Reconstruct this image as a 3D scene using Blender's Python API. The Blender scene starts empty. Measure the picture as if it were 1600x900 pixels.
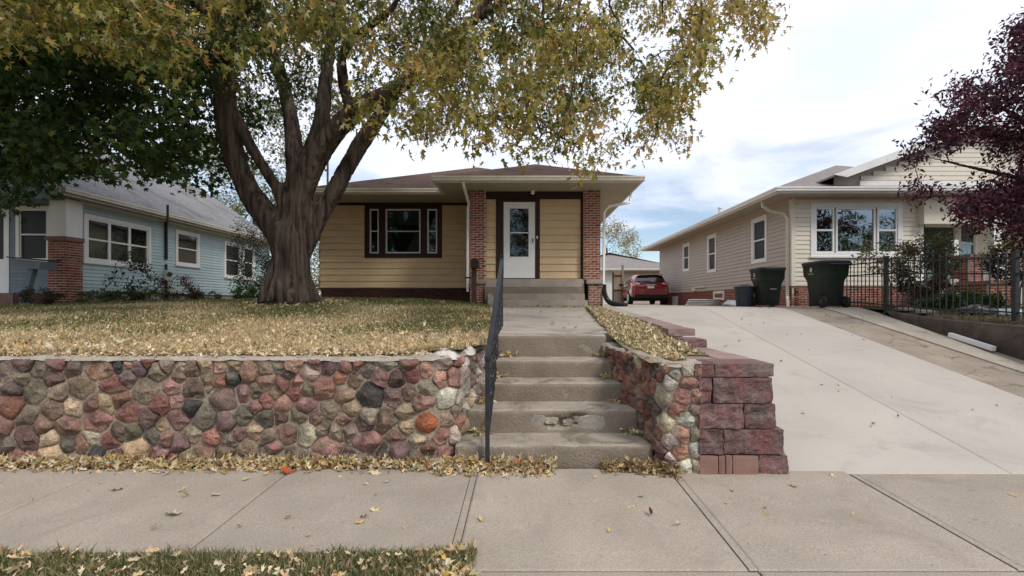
import bpy, bmesh, math, random
import numpy as np
from mathutils import Vector, Matrix, noise
R = math.radians
rng = np.random.default_rng(7)
random.seed(7)
scene = bpy.context.scene
# ------------------------------------------------------------------ camera
F = 740.0; EYE = 1.3; VX = 815.0; VY = 474.0
def X(px, y): return (px - VX) / F * y
def Z(py, y): return EYE - (py - VY) / F * y
cam = bpy.data.objects.new("camera", bpy.data.cameras.new("camera"))
scene.collection.objects.link(cam); scene.camera = cam
cam.location = (0, 0, EYE); cam.rotation_euler = (R(90), 0, 0)
cam.data.sensor_width = 36; cam.data.lens = F / 1600 * 36
cam.data.shift_x = -(VX - 800) / 1600; cam.data.shift_y = (VY - 450) / 1600
cam.data.clip_end = 3000; cam.data.clip_start = 0.05
# ------------------------------------------------------------------ light
SUN_EL, SUN_AZ = 47, 138     # azimuth measured clockwise from +Y (the viewing direction)
scene.view_settings.view_transform = 'Standard'; scene.view_settings.look = 'None'
scene.view_settings.exposure = 0.22; scene.view_settings.gamma = 1
w = bpy.data.worlds.new("World"); scene.world = w; w.use_nodes = True
nt = w.node_tree; nt.nodes.clear()
def N(t, **k):
    n = nt.nodes.new(t)
    for a, b in k.items(): setattr(n, a, b)
    return n
def L(a, b): nt.links.new(a, b)
out = N('ShaderNodeOutputWorld'); bg = N('ShaderNodeBackground'); L(bg.outputs[0], out.inputs[0])
bg.inputs[1].default_value = 0.115
sky = N('ShaderNodeTexSky'); sky.sky_type = 'NISHITA'; sky.sun_disc = False
sky.sun_elevation = R(SUN_EL); sky.sun_rotation = R(SUN_AZ); sky.air_density = 1.0; sky.dust_density = 0.1; sky.ozone_density = 2.0
tc = N('ShaderNodeTexCoord'); sep = N('ShaderNodeSeparateXYZ'); L(tc.outputs['Generated'], sep.inputs[0])
zp = N('ShaderNodeMath', operation='ADD'); zp.inputs[1].default_value = 0.16
mxz = N('ShaderNodeMath', operation='MAXIMUM'); mxz.inputs[1].default_value = 0.0
L(sep.outputs[2], mxz.inputs[0]); L(mxz.outputs[0], zp.inputs[0])
dx = N('ShaderNodeMath', operation='DIVIDE'); dy = N('ShaderNodeMath', operation='DIVIDE')
L(sep.outputs[0], dx.inputs[0]); L(zp.outputs[0], dx.inputs[1]); L(sep.outputs[1], dy.inputs[0]); L(zp.outputs[0], dy.inputs[1])
cmb = N('ShaderNodeCombineXYZ'); L(dx.outputs[0], cmb.inputs[0]); L(dy.outputs[0], cmb.inputs[1])
n1 = N('ShaderNodeTexNoise'); n1.inputs['Scale'].default_value = 0.9; n1.inputs['Detail'].default_value = 9
n1.inputs['Roughness'].default_value = 0.55; n1.inputs['Distortion'].default_value = 0.6
L(cmb.outputs[0], n1.inputs[0])
n2 = N('ShaderNodeTexNoise'); n2.inputs['Scale'].default_value = 2.6; n2.inputs['Detail'].default_value = 6
L(cmb.outputs[0], n2.inputs[0])
# clouds thin out towards the horizon, as in the photograph
el = N('ShaderNodeMapRange'); el.inputs[1].default_value = 0.11; el.inputs[2].default_value = 0.34
el.inputs[3].default_value = -0.17; el.inputs[4].default_value = 0.28; L(sep.outputs[2], el.inputs[0])
ad = N('ShaderNodeMath', operation='ADD'); L(n1.outputs[0], ad.inputs[0]); L(el.outputs[0], ad.inputs[1])
cr = N('ShaderNodeMapRange'); cr.interpolation_type = 'SMOOTHSTEP'
cr.inputs[1].default_value = 0.33; cr.inputs[2].default_value = 0.64; cr.inputs[3].default_value = 0.12; cr.inputs[4].default_value = 0.97
L(ad.outputs[0], cr.inputs[0])
cc = N('ShaderNodeMixRGB'); cc.inputs[1].default_value = (7.0, 7.6, 9.0, 1); cc.inputs[2].default_value = (8.2, 8.45, 9.2, 1)
L(n2.outputs[0], cc.inputs[0])
cm = N('ShaderNodeMapRange'); cm.inputs[1].default_value = 0.32; cm.inputs[2].default_value = 0.6
L(n2.outputs[0], cm.inputs[0]); L(cm.outputs[0], cc.inputs[0])
mx = N('ShaderNodeMixRGB'); L(cr.outputs[0], mx.inputs[0]); L(sky.outputs[0], mx.inputs[1]); L(cc.outputs[0], mx.inputs[2])
L(mx.outputs[0], bg.inputs[0])
sd = bpy.data.lights.new("sun", 'SUN'); sd.energy = 2.0; sd.angle = R(14); sd.color = (1, 0.94, 0.86)
so = bpy.data.objects.new("sun", sd); scene.collection.objects.link(so)
sdir = Vector((math.sin(R(SUN_AZ)) * math.cos(R(SUN_EL)), math.cos(R(SUN_AZ)) * math.cos(R(SUN_EL)), math.sin(R(SUN_EL))))
so.rotation_euler = sdir.to_track_quat('Z', 'Y').to_euler(); so.location = (0, 0, 30)
# ------------------------------------------------------------------ materials
def mat(name, c, c2=None, scale=4.0, rough=0.85, bump=0.0, bscale=60.0, rnd=0.0, spec=0.3, metal=0.0, stretch=None,
        fine=0.0, objcol=False, dirt=None, dscale=1.3, dlo=0.5, dhi=0.7, coat=0.0, hue=0.0, detail=6, crack=0.0):
    global nt
    m = bpy.data.materials.new(name); m.use_nodes = True; nt = m.node_tree
    p = nt.nodes['Principled BSDF']
    p.inputs['Roughness'].default_value = rough; p.inputs['Specular IOR Level'].default_value = spec
    p.inputs['Metallic'].default_value = metal; p.inputs['Coat Weight'].default_value = coat
    g = N('ShaderNodeNewGeometry'); vec = g.outputs['Position']
    if stretch:
        mp = N('ShaderNodeMapping'); mp.inputs['Scale'].default_value = stretch; L(vec, mp.inputs[0]); vec = mp.outputs[0]
    a = N('ShaderNodeTexNoise'); a.inputs['Scale'].default_value = scale; a.inputs['Detail'].default_value = detail; L(vec, a.inputs[0])
    r = N('ShaderNodeMapRange'); r.inputs[1].default_value = 0.33; r.inputs[2].default_value = 0.67; L(a.outputs[0], r.inputs[0])
    mixn = N('ShaderNodeMixRGB'); L(r.outputs[0], mixn.inputs[0])
    mixn.inputs[1].default_value = (*c, 1); mixn.inputs[2].default_value = (*(c2 or c), 1)
    col = mixn.outputs[0]
    if objcol:
        oi = N('ShaderNodeObjectInfo'); mm = N('ShaderNodeMixRGB', blend_type='MULTIPLY'); mm.inputs[0].default_value = 1
        L(col, mm.inputs[1]); L(oi.outputs['Color'], mm.inputs[2]); col = mm.outputs[0]
    if rnd:
        oi = N('ShaderNodeObjectInfo'); rr = N('ShaderNodeMapRange'); rr.inputs[3].default_value = 1 - rnd; rr.inputs[4].default_value = 1 + rnd
        L(oi.outputs['Random'], rr.inputs[0]); hs = N('ShaderNodeHueSaturation'); L(rr.outputs[0], hs.inputs['Value']); L(col, hs.inputs['Color'])
        if hue:
            r2 = N('ShaderNodeMath', operation='MULTIPLY'); r2.inputs[1].default_value = 7.31
            r3 = N('ShaderNodeMath', operation='FRACT'); L(oi.outputs['Random'], r2.inputs[0]); L(r2.outputs[0], r3.inputs[0])
            r4 = N('ShaderNodeMapRange'); r4.inputs[3].default_value = 0.5 - hue; r4.inputs[4].default_value = 0.5 + hue
            L(r3.outputs[0], r4.inputs[0]); L(r4.outputs[0], hs.inputs['Hue'])
        col = hs.outputs[0]
    if fine:
        b = N('ShaderNodeTexNoise'); b.inputs['Scale'].default_value = bscale * 2.2; b.inputs['Detail'].default_value = 3; L(g.outputs['Position'], b.inputs[0])
        fr = N('ShaderNodeMapRange'); fr.inputs[1].default_value = 0.3; fr.inputs[2].default_value = 0.7
        fr.inputs[3].default_value = 1 - fine; fr.inputs[4].default_value = 1 + fine; L(b.outputs[0], fr.inputs[0])
        mm = N('ShaderNodeVectorMath', operation='SCALE'); L(col, mm.inputs[0]); L(fr.outputs[0], mm.inputs['Scale']); col = mm.outputs[0]
    if dirt:
        d = N('ShaderNodeTexNoise'); d.inputs['Scale'].default_value = dscale; d.inputs['Detail'].default_value = 10
        d.inputs['Roughness'].default_value = 0.65; d.inputs['Distortion'].default_value = 0.8; L(g.outputs['Position'], d.inputs[0])
        dr = N('ShaderNodeMapRange'); dr.interpolation_type = 'SMOOTHSTEP'; dr.inputs[1].default_value = dlo; dr.inputs[2].default_value = dhi
        L(d.outputs[0], dr.inputs[0]); dm = N('ShaderNodeMixRGB'); L(dr.outputs[0], dm.inputs[0]); L(col, dm.inputs[1])
        dm.inputs[2].default_value = (*dirt, 1); col = dm.outputs[0]
    if crack:
        v = N('ShaderNodeTexVoronoi', feature='DISTANCE_TO_EDGE'); v.inputs['Scale'].default_value = crack
        nn = N('ShaderNodeTexNoise'); nn.inputs['Scale'].default_value = 3; nn.inputs['Detail'].default_value = 5
        va = N('ShaderNodeVectorMath', operation='MULTIPLY_ADD'); va.inputs[1].default_value = (0.5, 0.5, 0)
        L(g.outputs['Position'], nn.inputs[0]); L(nn.outputs['Color'], va.inputs[0]); L(g.outputs['Position'], va.inputs[2]); L(va.outputs[0], v.inputs[0])
        vr = N('ShaderNodeMapRange'); vr.inputs[1].default_value = 0.0; vr.inputs[2].default_value = 0.008 * crack; vr.inputs[3].default_value = 0.35; vr.inputs[4].default_value = 1
        L(v.outputs['Distance'], vr.inputs[0])
        mm = N('ShaderNodeVectorMath', operation='SCALE'); L(col, mm.inputs[0]); L(vr.outputs[0], mm.inputs['Scale']); col = mm.outputs[0]
    L(col, p.inputs['Base Color'])
    if bump:
        b2 = N('ShaderNodeTexNoise'); b2.inputs['Scale'].default_value = bscale; b2.inputs['Detail'].default_value = 6
        b2.inputs['Roughness'].default_value = 0.6
        L(vec, b2.inputs[0]); bb = N('ShaderNodeBump'); bb.inputs['Strength'].default_value = min(bump, 1)
        bb.inputs['Distance'].default_value = 0.02 * max(bump, 1); L(b2.outputs[0], bb.inputs['Height']); L(bb.outputs[0], p.inputs['Normal'])
    return m
def leafmat(name, trans=0.35, rough=0.65):
    global nt
    m = bpy.data.materials.new(name); m.use_nodes = True; nt = m.node_tree
    p = nt.nodes['Principled BSDF']; o = nt.nodes['Material Output']
    p.inputs['Roughness'].default_value = rough; p.inputs['Specular IOR Level'].default_value = 0.3
    a = N('ShaderNodeAttribute'); a.attribute_name = 'Col'; L(a.outputs[0], p.inputs[0])
    t = N('ShaderNodeBsdfTranslucent'); L(a.outputs[0], t.inputs[0])
    x = N('ShaderNodeMixShader'); x.inputs[0].default_value = trans
    L(p.outputs[0], x.inputs[1]); L(t.outputs[0], x.inputs[2]); L(x.outputs[0], o.inputs[0])
    return m
def glassmat(name, tint=(0.55, 0.6, 0.6), refl=1.0):
    global nt
    m = bpy.data.materials.new(name); m.use_nodes = True; nt = m.node_tree; nt.nodes.clear()
    o = N('ShaderNodeOutputMaterial'); t = N('ShaderNodeBsdfTransparent'); t.inputs[0].default_value = (*tint, 1)
    g = N('ShaderNodeBsdfGlossy'); g.inputs['Roughness'].default_value = 0.02; g.inputs[0].default_value = (0.9, 0.95, 1, 1)
    f = N('ShaderNodeFresnel'); f.inputs[0].default_value = 1.55
    q = N('ShaderNodeMath', operation='MULTIPLY_ADD'); q.inputs[1].default_value = refl; q.inputs[2].default_value = 0.05 * refl; q.use_clamp = True
    # window glass is never quite flat
    ge = N('ShaderNodeNewGeometry'); nz = N('ShaderNodeTexNoise'); nz.inputs['Scale'].default_value = 1.3; L(ge.outputs['Position'], nz.inputs[0])
    b = N('ShaderNodeBump'); b.inputs['Strength'].default_value = 0.25; b.inputs['Distance'].default_value = 0.03; L(nz.outputs[0], b.inputs['Height']); L(b.outputs[0], g.inputs['Normal'])
    L(f.outputs[0], q.inputs[0]); x = N('ShaderNodeMixShader'); L(q.outputs[0], x.inputs[0]); L(t.outputs[0], x.inputs[1]); L(g.outputs[0], x.inputs[2]); L(x.outputs[0], o.inputs[0])
    return m
M = dict(
    sidewalk=mat('sidewalk_concrete', (.30, .255, .205), (.35, .295, .24), 2.2, .9, .3, 46, rnd=.10, fine=.2, dirt=(.25, .205, .165), dscale=1.6, dlo=.48, dhi=.78),
    joint=mat('joint_dirt', (.10, .08, .06), (.17, .14, .105), 30, .95),
    drive=mat('new_concrete', (.40, .36, .315), (.445, .40, .35), 1.2, .85, .25, 60, rnd=.03, fine=.08, dirt=(.345, .31, .27), dscale=1.4, dlo=.5, dhi=.75),
    olddrive=mat('old_concrete', (.33, .275, .215), (.25, .205, .16), 2.0, .92, .5, 45, fine=.2, dirt=(.12, .095, .07), dscale=2.2, dlo=.55, dhi=.72, crack=.8),
    oldlight=mat('old_pale_concrete', (.44, .385, .31), (.36, .31, .25), 2.5, .92, .4, 55, fine=.15, dirt=(.2, .16, .12), dscale=2, dlo=.58, dhi=.72, crack=.6),
    walk=mat('walk_concrete', (.34, .295, .245), (.41, .36, .30), 2.5, .9, .3, 80, fine=.12, dirt=(.22, .19, .155), dscale=1.5, dlo=.5, dhi=.75),
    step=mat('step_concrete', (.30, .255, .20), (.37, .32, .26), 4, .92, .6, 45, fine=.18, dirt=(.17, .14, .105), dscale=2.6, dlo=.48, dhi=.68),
    whitecement=mat('pale_cement', (.50, .46, .40), (.60, .57, .52), 6, .9, .8, 35, fine=.15, dirt=(.34, .28, .22), dscale=6, dlo=.52, dhi=.68),
    screen=mat('dark_insect_screen', (.018, .019, .02), (.026, .027, .028), 3, .5, spec=.25),
    riser=mat('shaded_stained_riser', (.185, .15, .11), (.24, .195, .15), 4, .93, .6, 45, fine=.2, dirt=(.34, .30, .25), dscale=3.2, dlo=.60, dhi=.74),  # step concrete darkened for the shade on upright faces, with real stains
    steppale=mat('step_patch_cement', (.285, .255, .215), (.34, .31, .27), 7, .9, .6, 40, fine=.15, dirt=(.2, .175, .145), dscale=5),
    mortar=mat('wall_mortar', (.27, .215, .16), (.38, .315, .245), 9, .95, 1, 50, fine=.25, dirt=(.12, .09, .065), dscale=4, dlo=.5, dhi=.65),
    cement=mat('wall_top_cement', (.30, .25, .20), (.40, .35, .29), 7, .92, .8, 35, fine=.2, dirt=(.50, .47, .42), dscale=3, dlo=.56, dhi=.64),
    stone=mat('field_stone', (.62, .60, .60), (1.45, 1.4, 1.32), 9, .85, 1.3, 30, objcol=True, fine=.32, spec=.2, dirt=(.22, .175, .13), dscale=8, dlo=.52, dhi=.72),
    block=mat('split_block', (.205, .092, .085), (.15, .11, .105), 9, .92, 1, 55, rnd=.2, fine=.3, dirt=(.24, .175, .155), dscale=7, dlo=.5, dhi=.72),
    blocksmooth=mat('smooth_block', (.2, .11, .09), (.25, .15, .12), 6, .9, .3, 90, rnd=.1, fine=.15),
    blocktop=mat('block_top', (.25, .16, .14), (.29, .205, .18), 5, .9, .3, 90, rnd=.12, fine=.15),
    brick=mat('red_brick', (.215, .066, .043), (.28, .10, .065), 14, .88, .6, 70, rnd=.4, hue=.018, fine=.2),
    brickdark=mat('dark_brick', (.17, .08, .06), (.24, .12, .09), 14, .88, .6, 70, rnd=.4, hue=.02, fine=.2),
    brownbrick=mat('dark_brown_brick', (.06, .022, .018), (.085, .033, .026), 14, .8, .6, 70, rnd=.25),  # dark brown tone for the wing's foundation bricks
    brickmortar=mat('brick_mortar', (.50, .43, .36), (.58, .51, .44), 12, .95, .3, 70),
    yellow=mat('yellow_siding', (.60, .43, .255), (.64, .47, .285), 3, .6, .15, 30, rnd=.035, dirt=(.52, .37, .19), dscale=1.6, dlo=.52, dhi=.85, spec=.35),
    brown=mat('dark_brown_trim', (.022, .009, .008), (.034, .014, .011), 6, .55, .15, 40),
    white=mat('white_paint', (.74, .73, .71), (.8, .79, .77), 3, .45, .05, 50, dirt=(.6, .57, .52), dscale=2.5, dlo=.6, dhi=.85, spec=.4),
    cream=mat('cream_gutter', (.62, .57, .48), (.69, .64, .55), 4, .5, .05, 50, dirt=(.42, .37, .3), dscale=3, dlo=.55, dhi=.8, spec=.4),
    soffit=mat('soffit', (.37, .33, .27), (.42, .375, .315), 3, .7, .05, 50),
    shingle=mat('brown_shingles', (.10, .058, .045), (.165, .11, .085), 22, .95, .9, 60, fine=.35, dirt=(.07, .035, .03), dscale=2, spec=.15),
    shinglegrey=mat('grey_shingles', (.19, .17, .165), (.28, .25, .235), 18, .95, .9, 60, fine=.3, dirt=(.3, .26, .24), dscale=2.5, spec=.15),
    shinglepale=mat('pale_grey_shingles', (.20, .195, .198), (.28, .275, .278), 12, .95, .7, 60, fine=.2, dirt=(.15, .145, .145), dscale=.8, dlo=.45, dhi=.65, spec=.15),
    tan=mat('tan_vinyl', (.455, .395, .345), (.485, .42, .37), 3, .6, .1, 50, rnd=.02, spec=.35),  # the tan house's side tone includes the shade on that wall
    tanfront=mat('lit_tan_vinyl', (.68, .62, .525), (.71, .65, .55), 3, .6, .1, 50, rnd=.02, spec=.35),  # same vinyl as the side, lightened for the light on the front
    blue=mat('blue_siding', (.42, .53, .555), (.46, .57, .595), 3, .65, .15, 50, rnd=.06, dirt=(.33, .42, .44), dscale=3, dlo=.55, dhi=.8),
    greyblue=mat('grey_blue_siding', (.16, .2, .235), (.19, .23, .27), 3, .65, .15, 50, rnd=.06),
    interior=mat('dark_room', (.012, .011, .011), (.02, .018, .018), 1, .9),
    curtain=mat('pale_curtain', (.22, .21, .2), (.3, .29, .28), 6, .9, .3, 20, stretch=(14, 14, .6)),
    blind=mat('window_blind', (.42, .39, .36), (.48, .45, .42), 2, .8),
    glass=glassmat('window_glass', refl=.55),
    glassmirror=glassmat('reflecting_window_glass', (.3, .33, .33), 2.3),
    metal=mat('dark_metal', (.028, .03, .036), (.05, .05, .055), 12, .45, .2, 80, metal=.55, spec=.5, fine=.2, dirt=(.08, .045, .03), dscale=9, dlo=.62, dhi=.72),
    steel=mat('galvanised', (.5, .52, .52), (.62, .63, .63), 6, .35, .1, 60, metal=.8),
    black=mat('black_plastic', (.012, .012, .012), (.02, .02, .02), 6, .45, .1, 60),
    binplastic=mat('dark_green_plastic', (.011, .018, .014), (.018, .026, .02), 5, .5, .15, 90, dirt=(.035, .035, .03), dscale=6, dlo=.6, dhi=.8, spec=.4),
    canplastic=mat('slate_plastic', (.03, .036, .05), (.045, .05, .065), 5, .5, .15, 90),
    paint=mat('red_car_paint', (.22, .008, .014), (.24, .01, .016), 2, .3, 0, spec=.5, coat=1.0),
    carblack=mat('car_black_trim', (.012, .012, .013), None, 3, .5),
    rubber=mat('tyre_rubber', (.015, .015, .015), (.03, .028, .026), 8, .85, .3, 60),
    chrome=mat('chrome', (.75, .75, .75), None, 3, .15, metal=1),
    redlens=mat('red_lens', (.35, .01, .012), (.42, .02, .02), 12, .15, coat=1, spec=.6),
    carglass=mat('car_glass', (.012, .014, .015), None, 2, .04, spec=.9, coat=.6),
    bark=mat('maple_bark', (.028, .020, .016), (.135, .103, .084), 13, .95, 1.8, 20, stretch=(1, 1, .09), fine=.25, spec=.12, detail=8),
    twig=mat('twig_bark', (.06, .045, .038), (.1, .08, .065), 9, .95, .5, 40, spec=.15),
    soil=mat('soil', (.055, .04, .028), (.11, .085, .06), 7, .97, 1, 30, fine=.3, spec=.1),
    turf=mat('turf_soil', (.25, .185, .105), (.33, .25, .15), 4, .97, 1, 40, fine=.35, dirt=(.15, .145, .065), dscale=1.0, dlo=.44, dhi=.58, spec=.1),
    grass=leafmat('grass_blades', .3), leaf=leafmat('leaves', .45), dry=leafmat('dry_leaves', .12, .8),
    asphalt=mat('asphalt', (.05, .05, .05), (.07, .068, .065), 5, .95, .5, 60, fine=.2),
    wood=mat('weathered_fence_wood', (.22, .16, .11), (.32, .25, .18), 5, .85, .4, 30, stretch=(8, 8, .6)),
    brownmetal=mat('brown_metal', (.05, .028, .018), (.075, .04, .025), 7, .6, .2, 40),
    bulb=mat('frosted_bulb', (.75, .73, .68), None, 3, .3),
    darkwall=mat('mossy_dark_concrete', (.06, .045, .036), (.11, .085, .07), 4, .95, .8, 30, fine=.3, dirt=(.03, .024, .02), dscale=3),
    porchtan=mat('porch_concrete', (.45, .40, .33), (.52, .47, .4), 4, .9, .3, 50),
    bag=mat('black_bag', (.012, .012, .014), (.02, .02, .022), 4, .25, .8, 12, spec=.6),
    tarp=mat('grey_tarp', (.2, .22, .25), (.4, .42, .45), 6, .4, .8, 12),
)
# ------------------------------------------------------------------ objects
C = scene.collection
W = {}                                           # world location of each object while it is built
def link(name, me, parent=None, loc=(0, 0, 0), rz=0.0, m=None, smooth=False):
    o = bpy.data.objects.new(name, me); C.objects.link(o)
    loc = Vector(loc); W[o] = loc
    if parent is not None:
        o.parent = parent; o.location = loc - W[parent]
    else: o.location = loc
    o.rotation_euler = (0, 0, rz)
    if m is not None and me is not None and not me.materials: me.materials.append(m)
    if smooth and me is not None: me.polygons.foreach_set('use_smooth', [True] * len(me.polygons))
    return o
def mesh(name, v, f):
    me = bpy.data.meshes.new(name); me.from_pydata([tuple(a) for a in v], [], f); me.validate(); me.update(); return me
def obj(name, v, f, m, parent=None, loc=(0, 0, 0), rz=0.0, smooth=False):
    """mesh with world-space vertices unless loc is given"""
    if parent is not None and tuple(loc) == (0, 0, 0) and rz == 0:
        o = link(name, mesh(name, v, f), parent, (0, 0, 0), 0, m, smooth); return o
    return link(name, mesh(name, v, f), parent, loc, rz, m, smooth)
def thing(name, label, cat, loc=(0, 0, 0), group=None, rz=0.0):
    o = bpy.data.objects.new(name, None); C.objects.link(o); o.location = loc; W[o] = Vector(loc); o.rotation_euler = (0, 0, rz)
    o.empty_display_size = .2; tag(o, label, cat, group); return o
def tag(o, label, cat, group=None):
    o['label'] = label; o['category'] = cat
    if group: o['group'] = group
    return o
def struct(o): o['kind'] = 'structure'; return o
def stuff(o): o['kind'] = 'stuff'; return o
class MB:
    def __init__(s): s.v = []; s.f = []
    def add(s, v, f, mt=None):
        k = len(s.v); s.v += [tuple(mt @ Vector(a)) if mt else tuple(a) for a in v]; s.f += [tuple(i + k for i in q) for q in f]; return s
    def box(s, x0, x1, y0, y1, z0, z1, mt=None):
        v = [(x, y, z) for z in (z0, z1) for y in (y0, y1) for x in (x0, x1)]
        return s.add(v, [(0, 2, 3, 1), (4, 5, 7, 6), (0, 1, 5, 4), (2, 6, 7, 3), (0, 4, 6, 2), (1, 3, 7, 5)], mt)
    def prism(s, poly, a, b, axis='x'):
        """extrude a 2D polygon from a to b along an axis (poly is in the other two axes in order)"""
        n = len(poly)
        def P(t, q): return (t, q[0], q[1]) if axis == 'x' else (q[0], t, q[1]) if axis == 'y' else (q[0], q[1], t)
        v = [P(a, q) for q in poly] + [P(b, q) for q in poly]
        f = [tuple(range(n))[::-1], tuple(range(n, 2 * n))] + [(i, (i + 1) % n, n + (i + 1) % n, n + i) for i in range(n)]
        return s.add(v, f)
    def tube(s, pts, rs, seg=6, cap=True):
        pts = [Vector(p) for p in pts]; n = len(pts)
        if not hasattr(rs, '__len__'): rs = [rs] * n
        k = len(s.v); up = Vector((0, 0, 1)); prev = None
        for i, p in enumerate(pts):
            d = (pts[min(i + 1, n - 1)] - pts[max(i - 1, 0)]).normalized()
            a = prev if prev is not None else (d.cross(up) if abs(d.z) < .95 else d.cross(Vector((1, 0, 0))))
            a = (a - d * a.dot(d)); a = a.normalized() if a.length > 1e-6 else d.orthogonal().normalized(); prev = a; b = d.cross(a)
            for j in range(seg):
                t = 2 * math.pi * (j + .5) / seg; q = p + (a * math.cos(t) + b * math.sin(t)) * rs[i]; s.v.append(tuple(q))
        for i in range(n - 1):
            for j in range(seg):
                j2 = (j + 1) % seg; s.f.append((k + i * seg + j, k + i * seg + j2, k + (i + 1) * seg + j2, k + (i + 1) * seg + j))
        if cap: s.f.append(tuple(k + j for j in range(seg))[::-1]); s.f.append(tuple(k + (n - 1) * seg + j for j in range(seg)))
        return s
    def obj(s, name, m, parent=None, loc=(0, 0, 0), rz=0.0, smooth=False): return obj(name, s.v, s.f, m, parent, loc, rz, smooth)
def nz(p, f=1.0, seed=0.0): return noise.noise(Vector((p[0] * f + seed, p[1] * f + seed * .7, p[2] * f - seed)))
def rbox(sx, sy, sz, n=(4, 2, 3), r=.02, amp=.006, freq=8, seed=0, split=None, centre=True):
    """box with rounded worn edges; split = extra roughness on the -y face (split-face block)"""
    nx, ny, nz_ = n; idx = {}; v = []; f = []
    def vid(i, j, k):
        if (i, j, k) in idx: return idx[i, j, k]
        p = Vector((sx * (i / nx - .5), sy * (j / ny - .5), sz * (k / nz_ - .5)))
        h = Vector((sx / 2 - r, sy / 2 - r, sz / 2 - r)); q = Vector([max(-a, min(a, b)) for a, b in zip(h, p)]); d = p - q
        if d.length > 1e-6: p = q + d.normalized() * r
        g = p * freq; o = noise.noise_vector(g + Vector((seed, seed * 1.7, 0))) * amp
        if split and j == 0: o.y -= split * (.5 + nz(p, freq * 1.5, seed) + .6 * nz(p, freq * 4, seed))
        p = p + o
        if not centre: p += Vector((sx / 2, sy / 2, sz / 2))
        idx[i, j, k] = len(v); v.append(tuple(p)); return idx[i, j, k]
    for i in range(nx):
        for k in range(nz_):
            f.append((vid(i, 0, k), vid(i + 1, 0, k), vid(i + 1, 0, k + 1), vid(i, 0, k + 1)))
            f.append((vid(i, ny, k), vid(i, ny, k + 1), vid(i + 1, ny, k + 1), vid(i + 1, ny, k)))
    for i in range(nx):
        for j in range(ny):
            f.append((vid(i, j, 0), vid(i, j + 1, 0), vid(i + 1, j + 1, 0), vid(i + 1, j, 0)))
            f.append((vid(i, j, nz_), vid(i + 1, j, nz_), vid(i + 1, j + 1, nz_), vid(i, j + 1, nz_)))
    for j in range(ny):
        for k in range(nz_):
            f.append((vid(0, j, k), vid(0, j, k + 1), vid(0, j + 1, k + 1), vid(0, j + 1, k)))
            f.append((vid(nx, j, k), vid(nx, j + 1, k), vid(nx, j + 1, k + 1), vid(nx, j, k + 1)))
    return v, f
def smooth01(t): t = max(0., min(1., t)); return t * t * (3 - 2 * t)
def lerp(a, b, t): return a + (b - a) * t
# ------------------------------------------------------------------ ground heights
def z_walkside(y): return -.116 + .032 * y                      # public sidewalk
def z_drive(y):
    a = .2 * (y - 3.63) - .006; b = 1.212 + .003 * (y - 9.7); k = .06; h = max(0, min(1, .5 + .5 * (b - a) / k)); return lerp(b, a, h) - k * h * (1 - h)
def z_path(y): return .943 + (1.2 - .943) * (y - 5.29) / 6.2
def z_lawn(x, y):
    T = np.interp(x, [-14, -12, -8, -5, -3, -1.3, -.3], [.40, .42, .50, .56, .52, .42, .34])
    b = .874 + T * smooth01((y - 3.6) / 9.5) + .015 * nz((x, y, 0), .9)
    if x > -1.1: b = lerp(b, max(.86, z_path(max(y, 4.9)) - .01), smooth01((x + 1.1) / .5))
    return b
def z_strip(x, y): return float(np.interp(y, [3.6, 4.2, 5.0, 5.6, 8, 10, 12]        , [.83, .85, .90, .965, 1.10, 1.19, 1.21])) + .01 * nz((x, y, 3), 2)
bedx = lambda y: float(np.interp(y, [3.4, 3.7, 5.6, 7.6, 9.8, 12.6], [6.62, 6.64, 6.76, 6.87, 7.03, 7.1]))
def z_bed(x, y): return 1.02 + .18 * smooth01((y - 6) / 4) + .03 * nz((x, y, 5), 1.5) - (.11 * (1 - smooth01((x - bedx(y) - .06) / .3)) if y < 9 else 0)
def sheet(name, xs, ys, zf, m, parent=None, inside=None, skirt=0.0):
    v = [(x, y, zf(x, y)) for y in ys for x in xs]; nx = len(xs); f = []
    for j in range(len(ys) - 1):
        for i in range(nx - 1):
            if inside and not inside((xs[i] + xs[i + 1]) / 2, (ys[j] + ys[j + 1]) / 2): continue
            k = j * nx + i; f.append((k, k + 1, k + nx + 1, k + nx))
    o = obj(name, v, f, m, parent, smooth=True); return o
lin = lambda a, b, n: [a + (b - a) * i / n for i in range(n + 1)]
def z_ground(x, y): return -.2 if y < 3.4 else min(.2 * (y - 3.63) - .16, 1.06) if y < 40 else 1.06
struct(sheet('ground', [-900, -300, -100, -40] + lin(-24, 24, 24) + [40, 100, 300, 900], [-900, -300, -100, -40, -12, 0, 3.4, 3.6] + lin(4, 12, 8) + [20, 30, 45, 100, 300, 900], z_ground, M['turf']))
struct(sheet('road', [-200, 200], [-9.5, -.9], lambda x, y: -.17, M['asphalt']))
mb = MB(); mb.box(-200, 200, -.9, -.75, -.2, -.045); struct(mb.obj('kerb', M['sidewalk']))
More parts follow.
